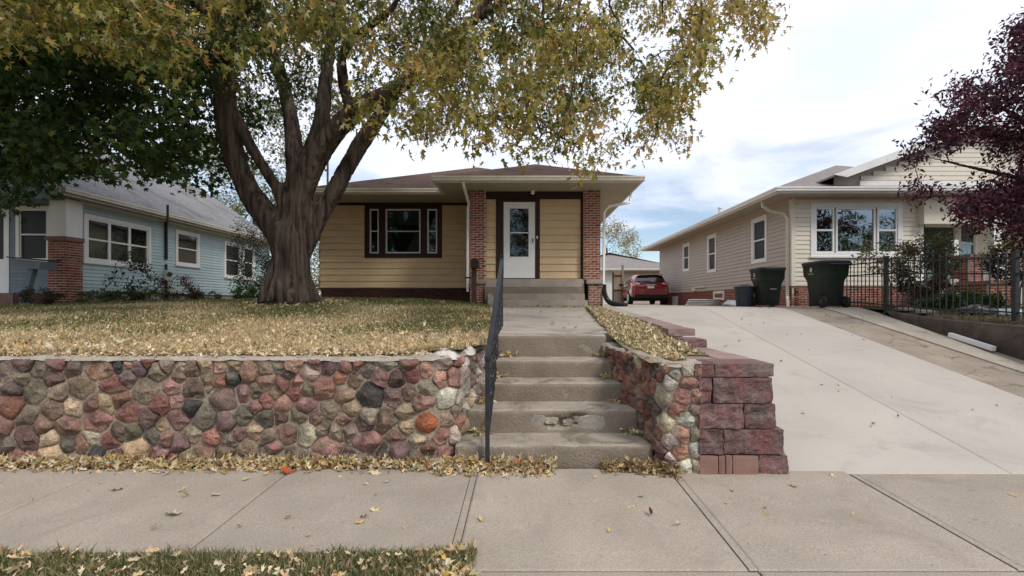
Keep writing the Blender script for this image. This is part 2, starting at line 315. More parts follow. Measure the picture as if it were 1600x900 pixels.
# ------------------------------------------------------------------ slabs
def slab(parent, name, q, zf, m, thick=.1, nx=6, ny=6, label=None):
    """one poured slab: q = four plan corners, tooled (lowered) edges"""
    (ax, ay), (bx, by), (cx, cy), (ex, ey) = q; v = []; f = []
    U = [0, .006, .03] + [lerp(.03, .97, i / nx) for i in range(1, nx)] + [.97, .994, 1]
    V = [0, .006, .03] + [lerp(.03, .97, i / ny) for i in range(1, ny)] + [.97, .994, 1]
    lx = math.hypot(bx - ax, by - ay); ly = math.hypot(ex - ax, ey - ay)
    U[1] = .012 / lx; U[-2] = 1 - U[1]; U[2] = .04 / lx; U[-3] = 1 - U[2]; V[1] = .012 / ly; V[-2] = 1 - V[1]; V[2] = .04 / ly; V[-3] = 1 - V[2]
    for j, t in enumerate(V):
        for i, s in enumerate(U):
            x = lerp(lerp(ax, bx, s), lerp(ex, cx, s), t); y = lerp(lerp(ay, by, s), lerp(ey, cy, s), t)
            e = i in (0, len(U) - 1) or j in (0, len(V) - 1)
            v.append((x, y, zf(y) - (.006 if e else 0) + (.0015 * nz((x, y, 0), 2) if not e else 0)))
    nu = len(U)
    for j in range(len(V) - 1):
        for i in range(nu - 1): k = j * nu + i; f.append((k, k + 1, k + nu + 1, k + nu))
    rim = [i for i in range(nu)] + [j * nu + nu - 1 for j in range(1, len(V))] + [(len(V) - 1) * nu + i for i in range(nu - 2, -1, -1)] + [j * nu for j in range(len(V) - 2, 0, -1)]
    k = len(v); v += [(v[i][0], v[i][1], v[i][2] - thick) for i in rim]; n = len(rim)
    for i in range(n): f.append((rim[i], k + i, k + (i + 1) % n, rim[(i + 1) % n]))
    o = obj(name, v, f, m, parent)
    if label: o['label'] = label
    return o
JX = [-7.6, -6.15, -4.7, -3.25, -1.80, -.384, 1.145, 2.50, 3.95, 5.4, 6.85, 8.3, 9.75]
side = struct(thing('sidewalk', '', '', (0, 3, 0)))
for k in ('label', 'category'): del side[k]
y0, y1 = 2.55, 3.72
bed_ = sheet('joint_bed', [-9, 10], [2.0, 3.8], lambda x, y: z_walkside(y) - .05, M['joint'], side)
for i in range(len(JX) - 1):
    a, b = JX[i], JX[i + 1]
    dbl = abs(a + .384) < .01 or abs(a - 1.145) < .01 or abs(a - 2.5) < .01
    yb = 3.62 if a > 1.2 else y1; y0 = 2.38 if a > -.4 else 2.55
    if dbl: slab(side, 'edge_strip', [(a + .003, y0), (a + .042, y0), (a + .042, yb), (a + .003, yb)], z_walkside, M['sidewalk'], nx=1)
    slab(side, 'slab', [(a + (.047 if dbl else .004), y0), (b - .004, y0), (b - .004, yb), (a + (.047 if dbl else .004), yb)], z_walkside, M['sidewalk'])
# concrete apron between the sidewalk and the kerb, right of the grass verge
apron = struct(thing('apron', '', '', (3, 1, 0)))
for k in ('label', 'category'): del apron[k]
sheet('joint_bed', [-.2, 9.5], [-.7, 2.37], lambda x, y: z_walkside(2.5) - .06, M['joint'], apron)
za = lambda y: z_walkside(2.54) - .004 - .01 * (2.54 - y)
for a, b in ((-.235, 1.18), (1.195, 2.9), (2.915, 4.9), (4.915, 7.5)):
    slab(apron, 'slab', [(a, 1.0), (b, 1.0), (b, 2.372), (a, 2.372)], za, M['drive'] if a > 2.8 else M['sidewalk'])
    slab(apron, 'slab', [(a, -.74), (b, -.74), (b, .985), (a, .985)], za, M['sidewalk'])
# driveway
drv = struct(thing('driveway', '', '', (3.7, 7, 0)))
for k in ('label', 'category'): del drv[k]
DY = [3.632, 5.9, 8.2, 11.4, 15.0, 19.5, 24, 30]
sheet('joint_bed', [1.96, 5.4], DY, lambda x, y: z_drive(y) - .04, M['joint'], drv)
for i in range(7):
    for a, b in ((1.965, 3.7585), (3.7615, 5.40)):
        old = i > 2
        slab(drv, 'slab', [(a, DY[i] + .003), (b, DY[i] + .003), (b, DY[i + 1] - .003), (a, DY[i + 1] - .003)], z_drive, M['oldlight'] if old else M['drive'], ny=14 if i in (2,) else 8, thick=.2,
             label='older browner slab at the back' if old else None)
od = struct(thing('old_driveway', '', '', (6, 7, 0)))
for k in ('label', 'category'): del od[k]
bedx = lambda y: float(np.interp(y, [3.4, 3.7, 5.6, 7.6, 9.8, 12.6], [6.62, 6.64, 6.76, 6.87, 7.03, 7.1]))
for i, (a, b) in enumerate(zip([3.632, 5.2, 7.1, 9.4, 11.4, 13.2], [5.19, 7.08, 9.38, 11.38, 13.18, 18])):
    slab(od, 'slab', [(5.415, a), (6.22, a), (6.22, b), (5.415, b)], lambda y: z_drive(y) - .012, M['olddrive'], label='brown worn slab', ny=10, thick=.2)
for i, (a, b) in enumerate(zip([5.3, 7.62, 9.7], [7.6, 9.68, 12.0])):
    slab(od, 'slab', [(6.24, a), (6.54 + (a - 6.17) * .137, a), (6.54 + (b - 6.17) * .137, b), (6.24, b)], lambda y: z_drive(y) + .006 , M['oldlight'], label='paler strip slab', ny=10, thick=.2)
sheet('asphalt_fill', lin(5.41, 7.6, 10), lin(3.632, 13.3, 20), lambda x, y: z_drive(y) - .022, M['olddrive'], od, inside=lambda x, y: x < bedx(y) + .25)
# front walk of the yellow house
pw = struct(thing('front_walk', '', '', (.3, 8, 1)))
for k in ('label', 'category'): del pw[k]
def wl(y): return lerp(-.30, -.77, (y - 5.29) / 6.2)
def wr(y): return lerp(1.05, 1.60, (y - 5.29) / 6.2)
for a, b in ((5.6, 7.6), (7.61, 9.6), (9.61, 11.55)):
    slab(pw, 'slab', [(wl(a), a), (wr(a), a), (wr(b), b), (wl(b), b)], z_path, M['walk'], thick=.12)
# lawns
struct(sheet('lawn', lin(-14.5, -.29, 70), lin(3.95, 15.2, 56), z_lawn, M['turf'], inside=lambda x, y: x < (wl(y) + .05 if y > 5.3 else -.33 - max(0, 4.6 - y) * .35)))
struct(sheet('lawn_strip', lin(.96, 1.93, 24), lin(3.7, 12.4, 60), z_strip, M['turf'], inside=lambda x, y: x > (wr(y) - .06 if y > 5.3 else 1.0) and x < (1.30 if y < 4.2 else 1.63 if y < 5.7 else 1.71)))
struct(sheet('flower_bed', lin(6.6, 8.6, 40) + lin(8.8, 18, 30), lin(3.4, 13.6, 60), z_bed, M['soil'], inside=lambda x, y: x > bedx(y) + (.03 if y < 8.9 else -.05)))
struct(sheet('verge', lin(-9, -.235, 60), lin(-.74, 2.545, 16), lambda x, y: z_walkside(2.5) - .012 + .012 * nz((x, y, 0), 3) + .024 * smooth01((x + .62) / .18), M['turf']))
# ------------------------------------------------------------------ rubble stone walls
class Path:
    def __init__(s, pts):
        s.p = [Vector(p) for p in pts]; s.l = [0]
        for a, b in zip(s.p, s.p[1:]): s.l.append(s.l[-1] + (b - a).length)
        s.len = s.l[-1]
    def at(s, t):
        t = max(0, min(s.len - 1e-6, t)); i = max(k for k in range(len(s.l) - 1) if s.l[k] <= t); u = (t - s.l[i]) / (s.l[i + 1] - s.l[i])
        return s.p[i].lerp(s.p[i + 1], u)
    def nrm(s, t):
        d = s.at(min(t + .09, s.len - 1e-4)) - s.at(max(t - .09, 0)); d.normalize(); return Vector((d.y, -d.x))
    def P(s, t, d, z):
        q = s.at(t) + s.nrm(t) * d; return Vector((q.x, q.y, z))
def clip(poly, px, py, nx, ny):
    o = []
    for i in range(len(poly)):
        a, b = poly[i], poly[(i + 1) % len(poly)]
        da = (a[0] - px) * nx + (a[1] - py) * ny; db = (b[0] - px) * nx + (b[1] - py) * ny
        if da <= 0: o.append(a)
        if (da < 0 < db) or (db < 0 < da): t = da / (da - db); o.append((lerp(a[0], b[0], t), lerp(a[1], b[1], t)))
    return o
PAL = [((.235, .14, .118), 7), ((.20, .10, .082), 6), ((.13, .086, .082), 3), ((.052, .048, .046), 2.2), ((.20, .162, .125), 7),
       ((.32, .245, .165), 2.5), ((.26, .155, .10), .6), ((.145, .122, .098), 3), ((.30, .265, .22), 1.6), ((.25, .145, .13), 3), ((.16, .115, .088), 5)]
PALW = [((.38, .345, .30), 3), ((.28, .15, .12), 3), ((.31, .18, .14), 2), ((.36, .29, .21), 2), ((.22, .175, .14), 2)]
PALD = [((.17, .085, .065), 5), ((.23, .115, .08), 2), ((.1, .075, .065), 3), ((.33, .27, .2), 1), ((.16, .1, .09), 3)]
def pick(pal, rs):
    c = rs.choices([p[0] for p in pal], [p[1] for p in pal])[0]; k = rs.uniform(.85, 1.45)
    return tuple(min(.9, x * k * rs.uniform(.93, 1.07)) for x in c)
def rubble(root, path, s0, s1, ztop, zbot, size, pal, seed, fixed=(), ave=1.0, depth=.066):
    rs = random.Random(seed); pts = [(a, b) for a, b, *_ in fixed]
    tries = 0; area = (s1 - s0) * (ztop((s0 + s1) / 2) - zbot)
    rad = [(f[2] if len(f) > 2 else .1) for f in fixed]
    while tries < 9000:
        tries += 1; a = rs.uniform(s0, s1); z = rs.uniform(zbot, ztop(a) - .02); r = rs.uniform(size * .5, size * 1.55) * (1 - .25 * (z > ztop(a) - .16))
        if tries > 3000: r = size * rs.uniform(.5, .9)
        if all(math.hypot((a - p[0]) / 1.12, z - p[1]) > (r + q) * .5 * 1.0 for p, q in zip(pts, rad)): pts.append((a, z)); rad.append(r)
    n = 0
    for i, (a, z) in enumerate(pts):
        zt = ztop(a); poly = [(s0, zbot - .04), (s1, zbot - .04), (s1, zt), (s0, zt)]
        for j, (b, y) in enumerate(pts):
            if j == i or abs(b - a) > .6 or abs(y - z) > .6: continue
            dx_, dy_ = b - a, y - z; d2 = math.hypot(dx_, dy_); wgt = (rad[i] - rad[j]) * .12
            t = .5 + wgt / d2; poly = clip(poly, a + dx_ * t, z + dy_ * t, dx_ / d2, dy_ / d2)
            if len(poly) < 3: break
        if len(poly) < 3: continue
        cx = sum(p[0] for p in poly) / len(poly); cy = sum(p[1] for p in poly) / len(poly)
        ar = max(math.hypot(p[0] - cx, p[1] - cy) for p in poly)
        if ar < .025: continue
        # cut the corners once, then resample to a ring of 14 points and shrink by the joint width
        ch = []
        for k in range(len(poly)):
            p, q = poly[k], poly[(k + 1) % len(poly)]; cu_ = rs.uniform(.02, .12); ch += [(lerp(p[0], q[0], cu_), lerp(p[1], q[1], cu_)), (lerp(p[0], q[0], 1 - cu_), lerp(p[1], q[1], 1 - cu_))]
        K = 24; ring = []
        fx = len(fixed) > i and len(fixed[i]) > 3
        for k in range(K):
            th = 2 * math.pi * k / K; cs, sn = math.cos(th), math.sin(th); best = 9
            for m_ in range(len(ch)):
                p, q = ch[m_], ch[(m_ + 1) % len(ch)]; ex, ey = q[0] - p[0], q[1] - p[1]; den = cs * ey - sn * ex
                if abs(den) < 1e-9: continue
                t = ((p[0] - cx) * ey - (p[1] - cy) * ex) / den; u = ((p[0] - cx) * sn - (p[1] - cy) * cs) / den
                if t > 0 and -.01 <= u <= 1.01: best = min(best, t)
            if best == 9: best = ar * .7
            ring.append(max(.012, min(best, ar * 1.05) - .003 - .005 * rs.random()))
        if fx: ring = [min(fixed[i][3], x) if False else fixed[i][3] * (1 + .03 * math.sin(3 * k)) for k, x in enumerate(ring)]; cx, cy = a, z
        prot = depth * rs.uniform(.55, 1.15) * max(.6, min(1, ar / .08)); tilt = (rs.uniform(-.28, .28), rs.uniform(-.3, .25)); v = []; f = []
        lay = [(1.0, -.05), (1.0, prot * .12), (.97, prot * .75), (.9, prot * 1.5), (.66, prot * 1.5), (.42, prot * 1.5), (.2, prot * 1.5)]
        rnd_ = rs.random() < .22; planes = [(rs.gauss(0, .42), rs.gauss(0, .42), prot * rs.uniform(.8, 1.3)) for _ in range(rs.randint(2, 5))]
        flat = rs.random() < .5
        for li, (sc, dp) in enumerate(lay):
            for k in range(K):
                th = 2 * math.pi * k / K; rr = ring[k] * sc; x_ = cx + rr * math.cos(th); z_ = cy + rr * math.sin(th)
                e = 0
                if li > 1:
                    if rnd_ or fx: dp = min(dp, prot * (1.12 - .75 * sc * sc))
                    else: dp = max(.006 if li == 2 else .018, min([dp] + [pl[2] + pl[0] * (x_ - cx) + pl[1] * (z_ - cy) for pl in planes]))
                ns = (noise.noise(Vector((x_ * 11, z_ * 11, seed + i * 3.1))) * .016 + noise.noise(Vector((x_ * 38, z_ * 38, i))) * .011 - abs(noise.noise(Vector((x_ * 19, z_ * 30, i + 5)))) * .016) * (li > 0) * (.5 if flat else 1)
                v.append(path.P(x_, dp + e + ns, z_))
        for li in range(len(lay) - 1):
            for k in range(K): f.append((li * K + k, li * K + (k + 1) % K, (li + 1) * K + (k + 1) % K, (li + 1) * K + k))
        v.append(path.P(cx, min([pl[2] for pl in planes]) if not (rnd_ or fx) else prot * 1.12, cy)); c = len(v) - 1; b0 = (len(lay) - 1) * K
        for k in range(K): f.append((b0 + k, b0 + (k + 1) % K, c))
        o = obj('stone', v, f, M['stone'], root, smooth=True)
        mod = o.data
        o.color = (*((fixed[i][4]) if fx else pick(pal(a, z) if callable(pal) else pal, rs)), 1); n += 1
        if fx: o['label'] = fixed[i][5]
    return n
def wallbody(root, path, ztop, zbot, thick, m, mtop, seed=0, top=True):
    NS = int(path.len / .045); NZ = 22; v = []; f = []
    for i in range(NS + 1):
        s = path.len * i / NS
        for k in range(NZ + 1):
            z = lerp(zbot, ztop(s) - .004, k / NZ); d = .006 + .012 * nz((s, z, seed), 9) + .006 * nz((s, z, seed), 25); v.append(path.P(s, d, z))
    for i in range(NS):
        for k in range(NZ): a = i * (NZ + 1) + k; f.append((a, a + NZ + 1, a + NZ + 2, a + 1))
    obj('mortar', v, f, m, root, smooth=True)
    if not top: return
    v = []; f = []; ND = 8
    for i in range(NS + 1):
        s = path.len * i / NS
        for k in range(ND + 1):
            d = .03 - k / ND * (thick(s) + .03); z = ztop(s) + .012 * nz((s, d, seed), 7) + .009 * nz((s, d, seed), 19) + (-.03 if k == 0 else 0) - (.05 if k == ND else 0)
            v.append(path.P(s, d + .01 * nz((s, d, 2), 12) * (k == 0 or k == 1), z))
    for i in range(NS):
        for k in range(ND): a = i * (ND + 1) + k; f.append((a, a + ND + 1, a + ND + 2, a + 1))
    obj('cement_top', v, f, mtop, root, smooth=True)
PL = Path([(-6.6, 3.9), (-3, 3.87), (-.80, 3.84), (-.66, 3.87), (-.56, 3.96), (-.50, 4.15), (-.42, 4.5), (-.34, 4.9), (-.30, 5.35)])
lw = thing('stone_wall', 'long low retaining wall of mixed pink, brown and grey field stones in mortar, left of the concrete steps', 'stone wall', (-2, 3.9, 0), 'rubble stone walls beside the steps')
sc_ = PL.l[4]
ztl = lambda s: .865 + .012 * nz((s, 0, 0), 2) + .03 * smooth01((s - sc_ + .5) / 1.3)
wallbody(lw, PL, ztl, -.03, lambda s: .16 + .05 * smooth01((s - sc_ + .75) / .5), M['mortar'], M['cement'], 1)
sor = -.77 + 6.6
n1_ = rubble(lw, PL, 0, PL.len, lambda s: ztl(s) - lerp(.015, .05, smooth01((s - sc_) / .3)), -.0, .142, lambda a, z: PALW if a > sc_ - .05 - .25 * z else PAL, 3, fixed=[(sor, .33, .2, .088, (.27, .095, .045), 'round rust-orange stone near the right end')])
# pale cement smeared over the wall's rounded end
for q_, (cx_, cy_, cz_, ra, rb, rc_) in enumerate([(-.64, 4.02, .875, .15, .13, .045), (-.50, 4.3, .885, .09, .16, .035), (-.82, 3.96, .865, .13, .09, .028)]):
    v = []; f = []
    for j_ in range(8):
        for i_ in range(22):
            th = 2 * math.pi * i_ / 22; r_ = 1 - (j_ / 7); rr = r_ * (1 + .22 * noise.noise(Vector((math.cos(th) * 1.5 + q_, math.sin(th) * 1.5, q_)))); v.append((cx_ + ra * rr * math.cos(th), cy_ + rb * rr * math.sin(th), cz_ - .04 + (rc_ + .04) * (1 - r_ ** 3) + .010 * nz((cx_ + rr * math.cos(th), rr * math.sin(th), q_), 5)))
    for j_ in range(7):
        for i_ in range(22): f.append((j_ * 22 + i_, j_ * 22 + (i_ + 1) % 22, (j_ + 1) * 22 + (i_ + 1) % 22, (j_ + 1) * 22 + i_))
    obj('cement_patch', v, f, M['whitecement'], lw, smooth=True)
PR = Path([(.92, 5.42), (.945, 5.0), (.99, 4.5), (1.05, 4.0), (1.085, 3.78), (1.13, 3.68), (1.22, 3.645), (1.38, 3.64)])
rw = thing('stone_wall', 'short curved rubble wall of red and pale stones between the steps and the split-face block wall', 'stone wall', (1.1, 4.2, 0), 'rubble stone walls beside the steps')
ztr = lambda s: .855 + .02 * nz((s, 1, 0), 3)
wallbody(rw, PR, ztr, -.03, lambda s: .17, M['mortar'], M['cement'], 4)
n3_ = rubble(rw, PR, 0, PR.len, lambda s: ztr(s) - .01, 0.0, .125, lambda a, z: PALW if a > PR.l[5] - .03 else PALD, 8, depth=.055)
# back closure so the left wall end and both walls have a real back
mb = MB(); mb.box(1.1, 1.34, 3.80, 5.0, -.1, .82); mb.box(1.0, 1.2, 4.6, 5.4, -.1, .84); mb.obj('core', M['mortar'], rw)
# ------------------------------------------------------------------ concrete steps
st = thing('concrete_steps', 'worn flight of five concrete steps with a cracked, patched second riser', 'steps', (.3, 4.4, 0))
SY = [3.78, 4.16, 4.54, 4.91, 5.29, 5.62]; SZ = [.161, .357, .531, .703, .943]; SX = [(-.535, 1.05), (-.50, 1.04), (-.42, .99), (-.34, .965), (-.30, .945)]
for k in range(5):
    x0, x1 = SX[k]; zb = SZ[k] - .34 if k else -.08
    hgt = SZ[k] - zb; dep = SY[k + 1] - SY[k] + (.06 if k < 4 else 0)
    v, f = rbox(x1 - x0, dep, hgt, (40, 8, 10), .010, .0025, 6, seed=k * 5)
    cx, cy, cz = (x0 + x1) / 2, SY[k] + dep / 2, zb + hgt / 2; w_ = []
    for p in v:
        x_, y_, z_ = p[0] + cx, p[1] + cy, p[2] + cz
        front = p[1] < -dep / 2 + .03
        if front:
            y_ += .008 * abs(nz((x_, k * 3, z_), 5)) + .006 * max(0, nz((x_, k, z_), 14))
            if z_ > SZ[k] - .03: y_ += .018 * max(0, nz((x_, k * 2, 0), 7)) ** .8; z_ -= .014 * max(0, nz((x_, k * 2.3, 0), 8))
        if z_ > SZ[k] - .01: z_ += .003 * nz((x_, y_, 0), 9) + .006 * (y_ - SY[k])
        if k == 1 and front and .10 < x_ < .74:   # broken-out hollow in the second riser
            h = (z_ - (SZ[1] - .19 + .055 + .02 * math.sin(x_ * 16))); a = max(0, 1 - abs(x_ - .42) / .32) * max(0, 1 - abs(h - .04) / .06); y_ += .06 * min(1, a * 2.5)
        if k == 0 and x_ < .32 and front and z_ > SZ[0] - .05: y_ += .03 * abs(nz((x_, 1, z_), 10)); z_ -= .02 * abs(nz((x_, 1, 0), 12))
        w_.append((x_, y_, z_))
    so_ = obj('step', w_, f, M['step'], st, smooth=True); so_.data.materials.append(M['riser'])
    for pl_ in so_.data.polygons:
        if pl_.normal.y < -.7: pl_.material_index = 1  # shade on the risers comes from this darker material
# cement repair patches and broken chips on the second riser
def chip(x0, x1, z0, z1, y, t, seed, m, name):
    rs = random.Random(seed); n = 12; P0 = []
    for i in range(n):
        a = 2 * math.pi * i / n; k = .86 + .2 * rs.random(); cxx = (x0 + x1) / 2 + (x1 - x0) / 2 * k * max(-1, min(1, 1.25 * math.cos(a))); czz = (z0 + z1) / 2 + (z1 - z0) / 2 * k * max(-1, min(1, 1.25 * math.sin(a))); P0.append((cxx, czz))
    m_ = MB(); v = [(p[0], y, p[1]) for p in P0] + [(lerp(p[0], (x0 + x1) / 2, .08), y - t * rs.uniform(.7, 1.2), lerp(p[1], (z0 + z1) / 2, .1)) for p in P0] + [((x0 + x1) / 2, y - t, (z0 + z1) / 2)]
    f = [(i, (i + 1) % n, n + (i + 1) % n, n + i) for i in range(n)] + [(n + i, n + (i + 1) % n, 2 * n) for i in range(n)]
    return obj(name, v, f, m, st, smooth=False)
chip(-.14, .20, .17, .345, 4.174, .010, 2, M['steppale'], 'cement_patch'); chip(.50, .93, .17, .335, 4.174, .009, 4, M['steppale'], 'cement_patch')
chip(.20, .33, .235, .30, 4.20, .03, 5, M['step'], 'broken_chip'); chip(.36, .47, .22, .275, 4.21, .03, 6, M['step'], 'broken_chip'); chip(.45, .58, .25, .305, 4.20, .025, 7, M['step'], 'broken_chip')
# ------------------------------------------------------------------ split-face block wall
bw = thing('block_wall', 'low stacked wall of rough red and grey split-face concrete blocks between the stone wall and the pale driveway', 'block wall', (1.6, 3.7, 0))
def zpx(py): return Z(py, 3.6)
def xpx(px): return X(px, 3.6)
def block(x0, x1, z0, z1, seed, y0=3.6, dep=.3, m='block', split=.022, rot=0):
    sx = x1 - x0 - .004; sz = z1 - z0 - .004; n = (max(3, int(sx / .022)), 3, max(3, int(sz / .02)))
    v, f = rbox(sx, dep, sz, n, .007, .003, 9, seed, split if split else None)
    o = obj('block', [(p[0] + (x0 + x1) / 2, p[1] + y0 + dep / 2 + (.02 if split else 0), p[2] + (z0 + z1) / 2) for p in v], f, M[m], bw); return o
rows = [(712, 743, [(1093, 1123, 'blocksmooth'), (1123, 1134, 'blocksmooth'), (1134, 1145, 'blocksmooth'), (1145, 1186, 'blocksmooth'), (1186, 1233, 'block')]),
        (671, 711, [(1093, 1132, 'block'), (1132, 1227, 'block')]), (631, 671, [(1093, 1164, 'block'), (1164, 1214, 'block')]),
        (590, 631, [(1093, 1113, 'block'), (1115, 1209, 'block')])]
sd_ = 1
for (a, b, cs) in rows:
    for (p, q, m_) in cs:
        sd_ += 7; block(xpx(p), xpx(q), zpx(b) if b < 743 else -.03, zpx(a), sd_, m=m_, split=0 if m_ == 'blocksmooth' else .022)
block(xpx(1086), xpx(1118), zpx(590), zpx(568), 91, split=.012); block(xpx(1118), xpx(1212), zpx(590), zpx(568), 95, split=.016)
def sblock(x0, x1, y0, y1, z0, z1, seed, m='block', split=0.0, slope=0.0):
    v, f = rbox(x1 - x0 - .004, y1 - y0 - .004, z1 - z0 - .004, (6, 6, 4), .008, .004, 9, seed, split or None)
    return obj('block', [(p[0] + (x0 + x1) / 2, p[1] + (y0 + y1) / 2, p[2] + (z0 + z1) / 2 + slope * p[1]) for p in v], f, M[m], bw)
# the wall's long side along the driveway, course by course, as far as the rising slab leaves it in view
zc = [(-.03, zpx(712)), (zpx(712), zpx(671)), (zpx(671), zpx(631)), (zpx(631), zpx(590))]
for r_, (a, b) in enumerate(zc):
    y = 3.91; k = 0
    while y < 8.2:
        if z_drive(y) < b + .02: sblock(1.70, 1.938, y, y + .40, a, b, 200 + r_ * 20 + k, 'block')
        y += .40; k += 1
for i, y in enumerate([3.91, 4.26, 4.61]): sblock(1.635, 1.94, y, y + .345, zpx(590), zpx(568), 300 + i, 'blocktop')
sblock(1.30, 1.635, 3.91, 4.2, zpx(590) , zpx(568) - .004, 310, 'blocktop')
sblock(1.70, 1.945, 4.96, 5.31, .825, .925, 320, 'block', .015)
sblock(1.645, 1.95, 5.315, 5.7, .93, 1.02, 321, 'blocktop', .012)
for i in range(11):
    y = 5.705 + i * .405; z = 1.025 + .205 * (i + .5) / 11
    sblock(1.70, 1.95, y, y + .404, z - .22, z, 330 + i, 'blocktop' if i < 4 else 'walk', slope=.205 / 4.455)
# ------------------------------------------------------------------ iron handrail
hr = thing('handrail', 'black wrought-iron handrail with twisted bars running up the left side of the steps', 'handrail', (-.265, 3.7, 0))
A = Vector((-.268, 3.715, .06)); B = Vector((-.262, 6.35, .985)); At = Vector((-.268, 3.715, .875)); Bt = Vector((-.262, 6.35, 1.93))
def bar(p, q, w_, h_=None, m=None):
    h_ = h_ or w_; d = (q - p); l = d.length; d.normalize(); s_ = Vector((1, 0, 0)); u = s_.cross(d).normalized(); m_ = MB()
    v = [c + s_ * (w_ / 2 * i) + u * (h_ / 2 * j) for c in (p, q) for i, j in ((-1, -1), (1, -1), (1, 1), (-1, 1))]
    m_.add(v, [(3, 2, 1, 0), (4, 5, 6, 7)] + [(i, (i + 1) % 4, 4 + (i + 1) % 4, 4 + i) for i in range(4)]); return m_
bar(A, At, .034).obj('post', M['metal'], hr); bar(B, Bt, .030).obj('post', M['metal'], hr)
bar(At - Vector((0, .03, .012)), Bt + Vector((0, .04, 0)), .042, .022).obj('top_rail', M['metal'], hr)
mb = MB(); mb.box(-.292, -.244, 3.69, 3.74, .872, .888); mb.obj('post_cap', M['metal'], hr)
mb = MB(); mb.box(-.285, -.239, 6.32, 6.38, 1.93, 1.945); mb.obj('post_cap', M['metal'], hr)
lo0 = A + Vector((0, 0, .16)); lo1 = B + Vector((0, 0, .12)); bar(lo0, lo1, .022, .022).obj('bottom_rail', M['metal'], hr)
nb = 19
for i in range(1, nb):
    t = i / nb; p = lo0.lerp(lo1, t); q = At.lerp(Bt, t) - Vector((0, 0, .012)); m_ = MB()
    v = []; S_ = 22
    for s_ in range(S_ + 1):
        u = s_ / S_; c = p.lerp(q, u); th = u * 13 if .06 < u < .94 else 0; rr = .0085
        # alternate bars swell into an open basket at mid height
        off = .02 * math.sin(math.pi * min(1, max(0, (u - .3) / .4))) if i % 2 else 0
        for j in range(4): a = th + j * math.pi / 2; v.append(c + Vector((math.cos(a) * rr + off * math.cos(u * 26), math.sin(a) * rr + off * math.sin(u * 26), 0)))
    f = [(s_ * 4 + j, s_ * 4 + (j + 1) % 4, s_ * 4 + 4 + (j + 1) % 4, s_ * 4 + 4 + j) for s_ in range(S_) for j in range(4)]
    m_.add(v, f); m_.obj('baluster', M['metal'], hr)
